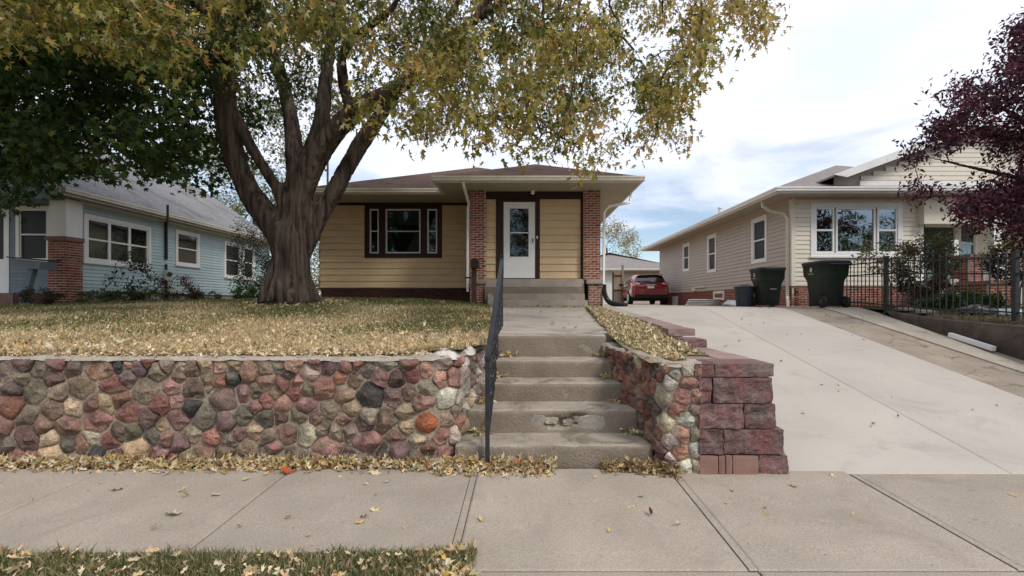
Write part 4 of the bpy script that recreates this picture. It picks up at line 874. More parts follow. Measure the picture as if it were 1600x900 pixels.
dg = bpy.context.evaluated_depsgraph_get(); dg.update(); me = bpy.data.meshes.new_from_object(to.evaluated_get(dg)); bpy.data.objects.remove(to); me.materials.clear(); me.transform(Matrix.Translation((X(1485.5, 12.44), 12.455, Z(444.5, 12.44))) @ Matrix.Rotation(R(90), 4, 'X'))
link('house_number', me, T, m=M['white'])
# ------------------------------------------------------------------ blue house
Bh = thing('blue_house', 'pale blue clapboard house with grey gable roof and brick porch pier at left', 'house', (-12, 13, 1.3))
BXw = -11.85; BE = 4.17; bxe = -11.4
Bs = Wall(BXw, 12.64, R(90), Bh); bl_ = 9.6; by_ = lambda px: 740 * 11.85 / (815 - px)
bw_ = [(12.80, 15.12, 2.42, 3.74), (16.2, 17.4, 2.62, 3.84), (18.85, 19.95, 2.34, 3.78), (20.1, 21.0, 2.34, 3.78)]
Bs.siding(0, bl_, 1.62, 4.05, .1, M['blue'], holes=[(a - 12.64, b - 12.64, c, d) for a, b, c, d in bw_], t=.02)
Bs.part('core_wall', M['interior'], (0.02, bl_, .07, .2, 1.0, 4.1)); Bs.part('foundation', M['steppale'], (0.05, bl_, .03, .07, 1.0, 1.615)); Bs.part('frieze', M['white'], (0, bl_, -.02, .03, 3.98, 4.08)); Bs.part('corner_trim', M['white'], (bl_ - .1, bl_, -.02, .05, 1.6, 4.0))
Bs.window(bw_[0][0] - 12.64, bw_[0][1] - 12.64, 2.42, 3.74, M['white'], cols=((0, .333, .5), (.333, .666, .5), (.666, 1, .5)), casing=.11, glass='glass', sash=.045, back=[[('blind', 0, 1)], [('blind', 0, 1)], [('blind', 0, .48)]])
Bs.window(16.2 - 12.64, 17.4 - 12.64, 2.62, 3.84, M['white'], cols=((0, 1, .5),), casing=.1, back=[[('blind', 0, 1)]])
for q in (2, 3): Bs.window(bw_[q][0] - 12.64, bw_[q][1] - 12.64, 2.34, 3.78, M['white'], cols=((0, 1, .5),), casing=.1, glass='screen')
cy_ = by_(257) - 12.64; MB().tube([Bs.P(cy_, -.06, 2.75), Bs.P(cy_, -.06, 4.0)], .045, 8).tube([Bs.P(cy_, -.06, 2.6), Bs.P(cy_, -.06, 1.4)], .035, 8).obj('conduit', M['black'], Bh)
o = Bs.part('meter_box', M['steel'], (cy_ - .12, cy_ + .14, -.14, -.01, 2.05, 2.4)); a = Bs.P(cy_ + .01, -.2, 2.25); MB().tube([Bs.P(cy_ + .01, -.14, 2.28), a], .075, 10).obj('meter_glass', M['carglass'], o)
# porch corner pier and front wall
px0, px1, py0, py1 = -12.17, -11.70, 12.16, 12.64; pz0, pz1 = 1.3, 2.92
MB().box(px0 + .006, px1 - .006, py0 + .005, py1 - .01, 1.2, pz1).obj('pier_core', M['brickmortar'], Bh)
Wall(px0, py0, 0, Bh).bricks(0, px1 - px0, pz0, pz1, M['brick']); Wall(px1, py0, R(90), Bh).bricks(.0, py1 - py0, pz0, pz1, M['brick'], odd=1, dep=.07, end0=0)
MB().box(px0 - .04, px1 + .04, py0 - .04, py1, pz1, pz1 + .1).obj('pier_cap', M['blocksmooth'], Bh); MB().box(px0 + .02, px1 - .02, py0 + .02, py1, pz1 + .1, 4.0).obj('porch_column', M['white'], Bh)
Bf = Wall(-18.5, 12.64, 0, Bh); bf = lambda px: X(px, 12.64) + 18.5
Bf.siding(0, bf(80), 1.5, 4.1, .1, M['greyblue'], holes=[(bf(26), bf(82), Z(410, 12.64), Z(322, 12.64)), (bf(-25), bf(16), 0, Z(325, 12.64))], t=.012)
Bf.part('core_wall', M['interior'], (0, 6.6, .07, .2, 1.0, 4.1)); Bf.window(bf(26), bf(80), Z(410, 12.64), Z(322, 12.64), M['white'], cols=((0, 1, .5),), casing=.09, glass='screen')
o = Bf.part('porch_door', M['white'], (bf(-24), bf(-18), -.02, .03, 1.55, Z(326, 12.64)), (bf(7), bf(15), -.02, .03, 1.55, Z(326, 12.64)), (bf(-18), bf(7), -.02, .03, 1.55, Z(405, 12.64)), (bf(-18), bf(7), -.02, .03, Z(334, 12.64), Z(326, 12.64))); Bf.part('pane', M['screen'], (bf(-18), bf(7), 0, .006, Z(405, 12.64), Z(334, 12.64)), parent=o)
MB().box(X(-70, 11.5), X(34, 11.5), 11.3, 12.6, 1.2, 1.55).obj('porch_slab', M['blocksmooth'], Bh)
# gable roof, ridge running back
rx = -15.7; rz_ = BE + (bxe - rx) * .68; yr0, yr1 = 11.75, 22.3
roofmesh('roof', [[(bxe + .02, yr0, BE + .02), (bxe + .02, yr1, BE + .02), (rx, yr1, rz_), (rx, yr0, rz_)], [(rx, yr0, rz_), (rx, yr1, rz_), (2 * rx - bxe, yr1, BE), (2 * rx - bxe, yr0, BE)]], M['shinglepale'], Bh, th=.06)
MB().box(BXw - .1, bxe, yr0, yr1, BE - .13, BE - .11).obj('soffit', M['soffit'], Bh); MB().box(bxe - .02, bxe, yr0, yr1, BE - .15, BE).obj('fascia', M['white'], Bh); gutter(Bh, (bxe, yr0), (bxe, yr1), BE - .1, M['cream'], (1, 0))
MB().prism([(bxe, BE - .14), (bxe, BE), (rx, rz_ - .02), (rx, rz_ - .24)], yr0 - .03, yr0, 'y').obj('rake_board', M['cream'], Bh); MB().prism([(BXw, 4.0), (rx, rz_ - .25), (2 * rx - BXw, 4.0)], 12.5, 12.6, 'y').obj('gable_wall', M['greyblue'], Bh)
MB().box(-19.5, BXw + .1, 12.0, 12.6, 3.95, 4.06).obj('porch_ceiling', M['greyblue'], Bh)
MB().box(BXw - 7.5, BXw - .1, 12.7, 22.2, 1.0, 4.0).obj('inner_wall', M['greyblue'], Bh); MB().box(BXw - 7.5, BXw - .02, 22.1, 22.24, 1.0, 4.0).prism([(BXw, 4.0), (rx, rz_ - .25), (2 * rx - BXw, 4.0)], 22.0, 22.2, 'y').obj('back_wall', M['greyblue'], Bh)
vy = 14.6; vx = X(262, vy); vz = BE + (bxe - vx) * .68; MB().tube([(vx, vy, vz - .05), (vx, vy, vz + .5)], .035, 8).obj('vent_pipe', M['metal'], Bh)
# leaning pale post with a dark-topped box beside the porch
lpst = thing('leaning_post', 'leaning pale blue post with a flat dark-topped box beside the blue house porch', 'post', (X(38, 11.4), 11.4, 1.3))
MB().tube([(X(36, 11.4), 11.4, 1.25), (X(52, 11.4), 11.4, Z(420, 11.4))], .085, 4).obj('post', M['greyblue'], lpst)
a, b = X(29, 11.4), X(77, 11.4); MB().prism([(a, Z(410, 11.4)), (a + .12, Z(418, 11.4)), (b - .05, Z(422, 11.4)), (b, Z(412, 11.4)), (b, Z(410, 11.4)), (a, Z(405, 11.4))], 11.2, 11.6, 'y').obj('box', M['greyblue'], lpst)
MB().prism([(a - .03, Z(404, 11.4)), (b + .03, Z(409, 11.4)), (b + .03, Z(406.5, 11.4)), (a - .03, Z(402, 11.4))], 11.15, 11.65, 'y').obj('lid', M['black'], lpst)
# ------------------------------------------------------------------ garage, gate, pole behind
G = thing('garage', 'small detached garage with a grey hip roof behind the red car', 'garage', (7, 33, 1.2))
gy0 = 32.0; gx0, gx1 = 2.6, X(1062, 32); Gf = Wall(gx0, gy0, 0, G); gu = lambda px: X(px, 32) - gx0
Gf.siding(gu(972), gx1 - gx0, 1.25, 3.5, .2, M['tan'], t=.012); Gf.part('core_wall', M['white'], (0, gx1 - gx0, .03, .15, 1.1, 3.5)); Gf.part('back_wall', M['tan'], (0, gx1 - gx0, 6, 6.1, 1.1, 3.5), (0, .1, .15, 6, 1.1, 3.5), (gx1 - gx0 - .1, gx1 - gx0, .15, 6, 1.1, 3.5))
for i in range(9): Gf.part('panel', M['white'], (gu(943) + i * .25 * .5, gu(943) + i * .125 + .11, -.02, .03, 1.25, 3.4))
roofmesh('roof', hip(gx0 - .5, gx1 + .5, gy0 - .5, 40, 3.62, .33), M['shinglegrey'], G); MB().box(gx0 - .5, gx1 + .5, gy0 - .52, gy0 - .5, 3.5, 3.62).obj('fascia', M['white'], G); MB().box(gx0 - .5, gx1 + .5, gy0 - .5, 39.9, 3.48, 3.5).obj('soffit', M['white'], G)
gutter(G, (gx0 - .5, gy0 - .52), (gx1 + .5, gy0 - .52), 3.5, M['white'], (0, -1))
wg = thing('wooden_gate', 'weathered wooden gate and post standing open between the yellow house and the garage', 'gate', (4.5, 26, 1.2))
gp_ = lambda px: X(px, 26)
MB().box(gp_(971.5), gp_(974.5), 25.95, 26.1, 1.2, Z(414, 26)).obj('post', M['wood'], wg); MB().box(gp_(957), gp_(959.5), 26.0, 26.12, 1.2, Z(425, 26)).obj('post', M['brownmetal'], wg)
for i in range(4): MB().box(gp_(960) + i * .105, gp_(960) + i * .105 + .095, 26.02, 26.04, 1.28, Z(424, 26)).obj('board', M['wood'], wg)
MB().box(gp_(959.5), gp_(971.5), 25.985, 26.02, Z(432, 26), Z(429.5, 26)).obj('rail', M['brownmetal'], wg); MB().box(gp_(959.5), gp_(971.5), 25.985, 26.02, Z(455, 26), Z(452.5, 26)).obj('rail', M['brownmetal'], wg)
up = thing('utility_pole', 'thin dark utility pole with short crossarm seen between the maple limbs above the brown roof', 'utility pole', (X(512, 30), 30, 1.1))
MB().tube([(X(512, 30), 30, 1.1), (X(512, 30), 30, Z(246, 30))], [.09, .06], 8).obj('pole', M['twig'], up); MB().box(X(508.5, 30), X(512.6, 30), 29.9, 30, Z(268, 30), Z(265, 30)).obj('crossarm', M['twig'], up)
# ------------------------------------------------------------------ leaves, twigs, grass
TPL = {
    'maple': (np.array([(0, .38, 0), (0, 0, 0), (.46, .08, .10), (.27, .36, .04), (.50, .72, .14), (.16, .62, .02), (0, 1.12, .10), (-.16, .62, .02), (-.50, .72, .14), (-.27, .36, .04), (-.46, .08, .10)], float),
              [(0, i, i + 1) for i in range(1, 10)] + [(0, 10, 1)]),
    'silver': (np.array([(0, .40, 0), (0, 0, 0), (.38, .10, .12), (.17, .36, .03), (.44, .80, .20), (.13, .66, .02), (0, 1.25, .16), (-.13, .66, .02), (-.44, .80, .20), (-.17, .36, .03), (-.38, .10, .12)], float),
              [(0, i, i + 1) for i in range(1, 10)] + [(0, 10, 1)]),
    'oval': (np.array([(0, 0, 0), (.2, .3, .07), (.19, .62, .07), (0, 1, .0), (-.19, .62, .07), (-.2, .3, .07)], float), [(0, 1, 5), (1, 2, 5), (2, 4, 5), (2, 3, 4)]),
    'curl': (np.array([(0, -.1, .0), (.22, .1, .22), (.12, .35, .07), (.30, .62, .26), (.05, .7, .10), (0, 1.05, .34), (-.12, .66, .16), (-.34, .55, .30), (-.16, .3, .05), (-.26, .02, .16)], float),
             [(0, 1, 2), (2, 3, 4), (4, 5, 6), (6, 7, 8), (8, 9, 0), (0, 2, 8), (2, 4, 8), (4, 6, 8)]),
}
def leaves(name, pos, size, col, tpl, m, parent=None, droop=.6, flat=False, spread=1.0, rg=rng, tip=None):
    """many small leaf-shaped meshes joined in one object, each with its own place, turn, size and colour"""
    pos = np.asarray(pos, float); n = len(pos); T_, tri = TPL[tpl]; k = len(T_)
    if flat:
        nrm_ = np.column_stack([rg.normal(0, spread, n), rg.normal(0, spread, n), np.ones(n)]); t = rg.normal(size=(n, 3))
    else:
        t = rg.normal(size=(n, 3)); t[:, 2] -= droop * 1.6
        if tip is not None: t += tip
        nrm_ = rg.normal(size=(n, 3)); nrm_[:, 2] += .4
    nrm_ /= np.linalg.norm(nrm_, axis=1)[:, None]; t -= nrm_ * (t * nrm_).sum(1)[:, None]; t /= np.linalg.norm(t, axis=1)[:, None] + 1e-9
    s = np.cross(t, nrm_); curl = rg.uniform(.3, 2.2, n) * rg.choice([1, -1], n, p=[.75, .25]); sz = np.broadcast_to(np.asarray(size, float), (n,))
    wid = rg.uniform(.65, 1.1, n)
    V = pos[:, None, :] + sz[:, None, None] * (T_[None, :, 0, None] * (wid[:, None] * 1.0)[:, :, None] * s[:, None, :] + T_[None, :, 1, None] * t[:, None, :] + (T_[None, :, 2] * curl[:, None])[:, :, None] * nrm_[:, None, :])
    V = V.reshape(-1, 3); Fc = (np.asarray(tri)[None] + (np.arange(n) * k)[:, None, None]).reshape(-1, 3)
    me = bpy.data.meshes.new(name); me.vertices.add(len(V)); me.vertices.foreach_set('co', V.astype(np.float32).ravel()); nf = len(Fc)
    me.loops.add(nf * 3); me.loops.foreach_set('vertex_index', Fc.astype(np.int32).ravel()); me.polygons.add(nf)
    me.polygons.foreach_set('loop_start', np.arange(0, nf * 3, 3, dtype=np.int32)); me.update()
    c = np.repeat(np.clip(np.asarray(col, float), .003, .95), k, axis=0); c = np.column_stack([c, np.ones(len(c))]); at = me.color_attributes.new('Col', 'FLOAT_COLOR', 'POINT'); at.data.foreach_set('color', c.astype(np.float32).ravel())
    o = link(name, me, parent, (0, 0, 0), 0, m); return stuff(o)
def colours(n, pal, wts, jit=.18, rg=rng):
    pal = np.asarray(pal, float); i = rg.choice(len(pal), n, p=np.asarray(wts) / sum(wts)); return pal[i] * rg.uniform(1 - jit, 1 + jit, (n, 1)) * rg.uniform(.94, 1.06, (n, 3))
def grow(name, root, seeds, targets, m, rmax=.09, tip=.0045, droop=.25, seg=4, expo=2.3):
    """branchlets from the limbs to every leaf cluster; each forks off the nearest wood already there"""
    P_ = [np.array(s) for s in seeds]; par = [-1] * len(P_); A_ = np.zeros((len(P_) + 5 * len(targets) + 10, 3)); A_[:len(P_)] = P_; cnt = len(P_); paths = []
    sd0 = np.array(P_); T_ = np.array(targets); d0 = np.array([np.min(np.linalg.norm(sd0 - t, axis=1)) for t in T_])
    for q in np.argsort(d0):
        t = T_[q]; dd = np.linalg.norm(A_[:cnt] - t, axis=1) + .25 * np.maximum(0, A_[:cnt, 2] - t[2]); i = int(np.argmin(dd)); b = A_[i].copy(); L_ = np.linalg.norm(t - b); ns = 2 if L_ < .5 else 4; ids = [i]
        side = rng.normal(0, .08 * L_, 3)
        for k in range(1, ns + 1):
            u = k / ns; p = b + (t - b) * u + side * math.sin(math.pi * u); p[2] += .12 * L_ * math.sin(math.pi * u) ; A_[cnt] = p; par.append(ids[-1]); ids.append(cnt); cnt += 1
        A_[cnt] = A_[cnt - 1] + np.array([rng.normal(0, .05), rng.normal(0, .05), -droop * rng.uniform(.4, 1)]); par.append(ids[-1]); ids.append(cnt); cnt += 1; paths.append(ids)
    r2 = np.zeros(cnt)
    for ids in paths: r2[ids[-1]] = tip ** expo
    for i in range(cnt - 1, -1, -1):
        if par[i] >= 0: r2[par[i]] += r2[i]
    rr = np.minimum(rmax, r2 ** (1 / expo)); mb = MB()
    for ids in paths: mb.tube([A_[i] for i in ids], [max(tip * .8, min(rr[i], rr[ids[1]] * 1.15)) for i in ids], seg, cap=False)
    return stuff(mb.obj(name, m, root, smooth=True))
def trunk(name, root, limbs, m, voxel=.045, amp=.022, ridge=14, zs=.16):
    """trunk and limbs grown into one surface, then given bark ridges"""
    mb = MB()
    for pts, rs in limbs: mb.tube(pts, rs, 14)
    me = mesh('tmp', mb.v, mb.f); o = bpy.data.objects.new('tmp', me); C.objects.link(o); md = o.modifiers.new('r', 'REMESH'); md.mode = 'VOXEL'; md.voxel_size = voxel
    sm = o.modifiers.new('s', 'SMOOTH'); sm.factor = .6; sm.iterations = 6
    dg = bpy.context.evaluated_depsgraph_get(); dg.update(); m2 = bpy.data.meshes.new_from_object(o.evaluated_get(dg)); bpy.data.objects.remove(o)
    m2.name = name; n = len(m2.vertices); co = np.zeros(n * 3); nr = np.zeros(n * 3); m2.vertices.foreach_get('co', co); m2.vertices.foreach_get('normal', nr); co = co.reshape(-1, 3); nr = nr.reshape(-1, 3)
    d = np.empty(n)
    for i, p in enumerate(co): d[i] = -abs(noise.noise(Vector((p[0] * ridge, p[1] * ridge, p[2] * ridge * zs)))) * 1.6 + .5 * noise.noise(Vector((p[0] * ridge * 2.3, p[1] * ridge * 2.3, p[2] * ridge * zs * 2.5))) + 1.2 * noise.noise(Vector((p[0] * 2.2, p[1] * 2.2, p[2] * .9)))
    co += nr * (d * amp)[:, None]; m2.vertices.foreach_set('co', co.ravel()); m2.update(); m2.materials.clear()
    return link(name, m2, root, (0, 0, 0), 0, m, smooth=True)
def limb(pts, y=10.0, ys=None):
    P_ = []; r_ = []
    for i, (px, py, r) in enumerate(pts):
        yy = ys[i] if ys else y; P_.append((X(px, yy), yy, Z(py, yy))); r_.append(r)
    q = curve(P_, 5); rr = []
    for i in range(len(r_) - 1): rr += [lerp(r_[i], r_[i + 1], k / 5) for k in range(5)]
    return q, rr + [r_[-1]]
# ---- the big silver maple on the lawn
mt = thing('maple_tree', 'big yellowing maple with a thick forked trunk standing on the lawn before the yellow house', 'tree', (X(452, 10), 10, 1.4))
LM = [limb([(455, 490, .46), (455, 462, .44), (455, 440, .405), (454, 400, .385), (451, 372, .41), (447, 350, .36)]),
      limb([(446, 378, .34), (420, 342, .28), (388, 298, .235), (364, 240, .225), (352, 175, .22), (349, 110, .21), (339, 40, .18), (330, -60, .15), (318, -200, .1)], ys=[10, 10, 10, 9.9, 9.8, 9.7, 9.6, 9.4, 9.2]),
      limb([(450, 338, .17), (434, 296, .135), (405, 250, .12), (382, 210, .11), (365, 175, .10)], ys=[10, 9.9, 9.85, 9.8, 9.8]),
      limb([(458, 345, .24), (460, 265, .19), (457, 200, .165), (443, 133, .14), (427, 83, .12), (405, 0, .1), (385, -110, .06)], ys=[10, 10.1, 10.3, 10.5, 10.7, 11, 11.4]),
      limb([(466, 340, .24), (484, 245, .19), (503, 185, .17), (510, 120, .14), (520, 20, .11), (525, -120, .07)], ys=[10, 10.1, 10.2, 10.4, 10.7, 11]),
      limb([(455, 362, .33), (470, 298, .265), (506, 228, .24), (548, 180, .21), (598, 150, .175), (632, 130, .145), (680, 85, .11), (745, 30, .085), (820, -10, .065), (900, -30, .045)], ys=[10, 10, 9.9, 9.7, 9.4, 9.2, 8.9, 8.6, 8.3, 8.2]),
      limb([(548, 175, .13), (537, 130, .11), (538, 80, .09), (585, 35, .08), (618, 5, .065), (650, -80, .04)], ys=[9.7, 9.5, 9.2, 8.8, 8.5, 8]),
      limb([(468, 398, .24), (494, 345, .205), (520, 303, .19), (543, 262, .18), (566, 222, .175), (596, 178, .155), (622, 140, .13), (665, 80, .1), (720, 0, .07), (800, -90, .05)], ys=[10.1, 10.2, 10.3, 10.4, 10.5, 10.5, 10.5, 10.6, 10.6, 10.6]),
      limb([(740, 32, .085), (790, -30, .07), (845, -20, .05), (848, 60, .035), (862, 130, .028), (885, 175, .022), (925, 200, .016)], ys=[8.6, 8.6, 8.6, 8.7, 8.8, 8.9, 9]),
      limb([(900, -35, .04), (985, -30, .035), (1040, 0, .025), (1075, 40, .02), (1100, 70, .014)], ys=[8.3, 8.3, 8.3, 8.3, 8.3]),
      limb([(338, 40, .16), (250, -60, .12), (120, -120, .09), (-50, -160, .06)], ys=[9.6, 8.8, 8, 7.4]), limb([(345, 100, .17), (380, 0, .14), (440, -160, .1), (520, -380, .07)], ys=[9.6, 8.2, 6.8, 5.6])]
for k in range(9):
    a = k * 2 * math.pi / 9 + .3; bx_, by__ = X(452, 10), 10.0; c_, s_ = math.cos(a), math.sin(a); l = .62 + .10 * math.sin(k * 2.1)
    LM.append(([Vector((bx_ + c_ * .29, by__ + s_ * .29, 2.2)), Vector((bx_ + c_ * .35, by__ + s_ * .35, 1.80)), Vector((bx_ + c_ * .46, by__ + s_ * .46, 1.52)), Vector((bx_ + c_ * l, by__ + s_ * l, 1.30))], [.09, .115, .115, .06]))
trunk('trunk', mt, LM, M['bark'], .034, .026, 17, .12)
seeds = []
for q, rr in LM[1:12]: seeds += [tuple(p) for p, r in zip(q, rr) if r < .25 and p.z > 3.6]
BM = lambda px: np.interp(px, [-400, 0, 200, 330, 350, 400, 440, 560, 600, 650, 690, 735, 760, 800, 850, 890, 930, 960, 1000, 1045, 1080, 1086, 1070, 1110, 1135, 1165, 1185, 1218, 1230], [60, 60, 75, 105, 120, 175, 190, 175, 180, 195, 218, 228, 205, 218, 232, 252, 264, 262, 232, 212, 213, 190, 90, 85, 40, 30, 62, 35, -30])
BMx = [(-400, 60), (0, 62), (200, 80), (330, 110), (352, 130), (400, 180), (440, 200), (560, 185), (600, 178), (650, 190), (690, 214), (735, 224), (760, 200), (800, 212), (850, 234), (890, 258), (925, 276), (950, 268), (985, 242), (1030, 220), (1072, 222), (1078, 140), (1090, 105), (1112, 82), (1122, 30), (1135, 15), (1160, 20), (1180, 58), (1195, 30), (1225, -10), (1300, -60)]
bxs, bys = zip(*BMx)
def sample(n, x0, x1, ylo, fy, Y0, Y1, ok, rg):
    """crown points: drawn so that the crown's underside runs where the photograph shows it, at true distances"""
    o = []
    while len(o) < n:
        px = rg.uniform(x0, x1); b = fy(px); py = rg.uniform(ylo, b - 10); y = math.sqrt(rg.uniform(Y0 ** 2, Y1 ** 2)); p = (X(px, y), y, Z(py, y))
        if ok(px, py, p): o.append(p)
    return o
def okm(px, py, p):
    x, y, z = p
    if math.hypot(x + 4.6, y - 9.3) > 9.2 or z > 13: return False
    if y > 11.8 and z < 6.2: return False
    if py < 0 and rng.random() < .35: return False
    if 340 < px < 640 and py > 60 and y < 10.4 and rng.random() < .82: return False
    if px < 340 and py > 20 and y < 6.0 and rng.random() < .5: return False
    if px > 700:
        g = noise.noise(Vector((x * 1.1, y * .5, z * 1.1)))            # boughs with gaps of sky between
        if g < -.06 + .08 * (px > 850): return False
        if py > 150 and rng.random() < .25: return False
    elif noise.noise(Vector((x * .9, y * .9, z * .9))) < -.18: return False
    if 640 < px < 760 and 150 < py and abs(px - 712) < 22 and rng.random() < .5: return False
    if px > 1110 and not (7 < y < 9.5): return False
    return True
tg = sample(1650, -350, 1240, -330, lambda p: float(np.interp(p, bxs, bys)), 5.0, 13.5, okm, rng)
tg += [(X(a, 8.2), 8.2 + .25 * rng.normal(), Z(b, 8.2)) for a, b in [(1095, 20), (1110, 2), (1130, 12), (1150, -8), (1165, 5), (1180, 22), (1183, 45), (1192, 10), (1210, -4), (1140, -25), (1175, -30)]]
grow('branches', mt, seeds, tg, M['twig'], .055)
T_ = np.array(tg); n = 66; pos = np.repeat(T_, n, 0); pos += rng.normal(0, 1, pos.shape) * np.array([.135, .135, .10]); pos[:, 2] -= rng.uniform(0, .36, len(pos))
cl = np.repeat(rng.random(len(T_)), n); xx = pos[:, 0]; gn = np.array([noise.noise(Vector((p[0] * .8, p[1] * .8, p[2] * .8))) for p in T_]); gn = np.repeat(gn, n) + rng.normal(0, .22, len(pos))
warm = np.clip(.46 + np.clip((xx + 1) * .06, -.22, .3) + gn * .85 - .035 * (pos[:, 1] - 8), 0, 1)
palm = np.array([(.05, .08, .016), (.095, .125, .025), (.20, .195, .04), (.40, .315, .07), (.48, .33, .11)]); cc_ = np.empty((len(pos), 3))
for j in range(3): cc_[:, j] = np.interp(warm, [0, .25, .5, .75, 1], palm[:, j])
alt = rng.random(len(pos)); cc_[alt < .13] = (.44, .41, .23); cc_[(alt > .13) & (alt < .165)] = (.40, .20, .08); cc_ *= rng.uniform(.7, 1.3, (len(pos), 1)) * 1.0
leaves('foliage', pos, rng.uniform(.055, .12, len(pos)), cc_, 'silver', M['leaf'], mt, droop=1.3)
# ---- dark green maple at the left, its trunk just outside the frame
dt = thing('dark_maple_tree', 'dark green maple with low boughs hanging over the blue house roof', 'tree', (-10.6, 8.6, 1.2))
DL = [([Vector((-10.6, 8.6, .9)), Vector((-10.55, 8.6, 2.2)), Vector((-10.4, 8.65, 3.4)), Vector((-10.0, 8.7, 4.8)), Vector((-9.6, 8.8, 6.4)), Vector((-9.5, 9, 8.5))], [.34, .27, .24, .19, .14, .08]),
      limb([(-70, 330, .15), (0, 150, .11), (45, 80, .09), (75, 20, .06), (90, -60, .04)], ys=[8.6, 8.6, 8.6, 8.6, 8.6]), limb([(-60, 300, .14), (20, 230, .08), (50, 130, .07), (80, 60, .05)], ys=[8.7, 9, 9.2, 9.3]),
      limb([(-60, 220, .12), (90, 190, .08), (200, 200, .055), (290, 225, .03)], ys=[8.7, 9, 9.2, 9.4]), limb([(-60, 120, .11), (80, 100, .08), (200, 110, .05), (320, 150, .03)], ys=[8.8, 9.4, 9.8, 10.1])]
trunk('trunk', dt, DL, M['bark'], .04, .02)
seeds = []
for q, rr in DL: seeds += [tuple(p) for p in q if p[2] > 3.4]
BD = [(-300, 330), (0, 325), (60, 300), (90, 270), (120, 284), (160, 280), (186, 262), (195, 235), (215, 258), (235, 285), (262, 290), (290, 298), (310, 284), (335, 300), (365, 318), (385, 290), (405, 200), (430, 120)]
ax, ay = zip(*BD)
def okd(px, py, p):
    x, y, z = p
    if math.hypot(x + 8.8, y - 9.3) > 5.6 or z > 9.5: return False
    if 128 < px < 205 and py > 205 and rng.random() < .75: return False
    if noise.noise(Vector((x * 1.3, y * 1.0, z * 1.3))) < -.30: return False
    if py < 60 and rng.random() < .5: return False
    if px > 300 and y < 10.3: return False
    return True
tg = sample(740, -280, 430, -160, lambda p: float(np.interp(p, ax, ay)), 7.4, 11.4, okd, rng)
grow('branches', dt, seeds, tg, M['twig'], .05)
T_ = np.array(tg); n = 34; pos = np.repeat(T_, n, 0) + rng.normal(0, 1, (len(T_) * n, 3)) * np.array([.19, .19, .11]); pos[:, 2] -= rng.uniform(0, .2, len(pos))
leaves('foliage', pos, rng.uniform(.09, .16, len(pos)), colours(len(pos), [(.03, .06, .015), (.045, .085, .02), (.065, .11, .025), (.14, .14, .03)], [4, 4, 2, .4], .25), 'maple', M['leaf'], dt, droop=.5)
# ---- purple-leaved plum at the right
pt = thing('purple_plum_tree', 'dark purple-leaved tree hanging over the iron fence at the right edge', 'tree', (9.9, 8.4, 1.2))
PLM = [([Vector((9.9, 8.4, 1.0)), Vector((9.85, 8.4, 2.0)), Vector((9.7, 8.4, 3.0)), Vector((9.6, 8.4, 4.2)), Vector((9.7, 8.3, 6))], [.15, .12, .10, .07, .03]),
       limb([(1685, 300, .07), (1600, 280, .05), (1520, 262, .035), (1460, 248, .022), (1400, 240, .012)], ys=[8.4, 8.4, 8.5, 8.5, 8.5]), limb([(1690, 240, .07), (1600, 190, .05), (1540, 150, .03), (1500, 120, .015)], ys=[8.4, 8.3, 8.2, 8.2]),
       limb([(1690, 330, .06), (1620, 320, .045), (1560, 340, .03), (1520, 350, .015)], ys=[8.4, 8.2, 8, 7.9]), limb([(1700, 180, .06), (1640, 110, .04), (1590, 60, .02)], ys=[8.4, 8.2, 8.2])]
trunk('trunk', pt, PLM, M['twig'], .025, .006)
seeds = []
for q, rr in PLM: seeds += [tuple(p) for p in q if p[2] > 2.6]
up_ = ([1338, 1352, 1380, 1440, 1462, 1475, 1500, 1530, 1548, 1562, 1590, 1650, 1720, 1790], [262, 232, 208, 205, 175, 118, 100, 105, 120, 62, 25, -20, -40, 20])
lo_ = ([1338, 1360, 1400, 1420, 1450, 1480, 1500, 1530, 1560, 1600, 1650, 1720, 1790], [268, 268, 296, 335, 325, 300, 350, 372, 365, 385, 400, 380, 340])
tg = []
while len(tg) < 720:
    px = rng.uniform(1345, 1790); py = rng.uniform(-40, 400); y = rng.uniform(7.3, 9.6)
    if not (np.interp(px, *up_) + 14 < py < np.interp(px, *lo_) - 14): continue
    if px < 1470 and rng.random() < .66: continue
    if 1400 < px < 1560 and 225 < py < 290 and rng.random() < .6: continue
    p = (X(px, y), y, Z(py, y))
    if noise.noise(Vector((p[0] * 1.25, p[1] * .8, p[2] * 1.25))) < -.05: continue
    tg.append(p)
grow('branches', pt, seeds, tg, M['twig'], .03, tip=.0035, droop=.1)
T_ = np.array(tg); n = 52; pos = np.repeat(T_, n, 0) + rng.normal(0, 1, (len(T_) * n, 3)) * np.array([.12, .12, .09])
leaves('foliage', pos, rng.uniform(.06, .105, len(pos)), np.repeat(rng.uniform(.55, 1.35, len(T_)), n)[:, None] * colours(len(pos), [(.06, .014, .025), (.10, .026, .042), (.16, .06, .09), (.035, .012, .017)], [4, 4, 2, 3], .3), 'oval', M['leaf'], pt, droop=.5)
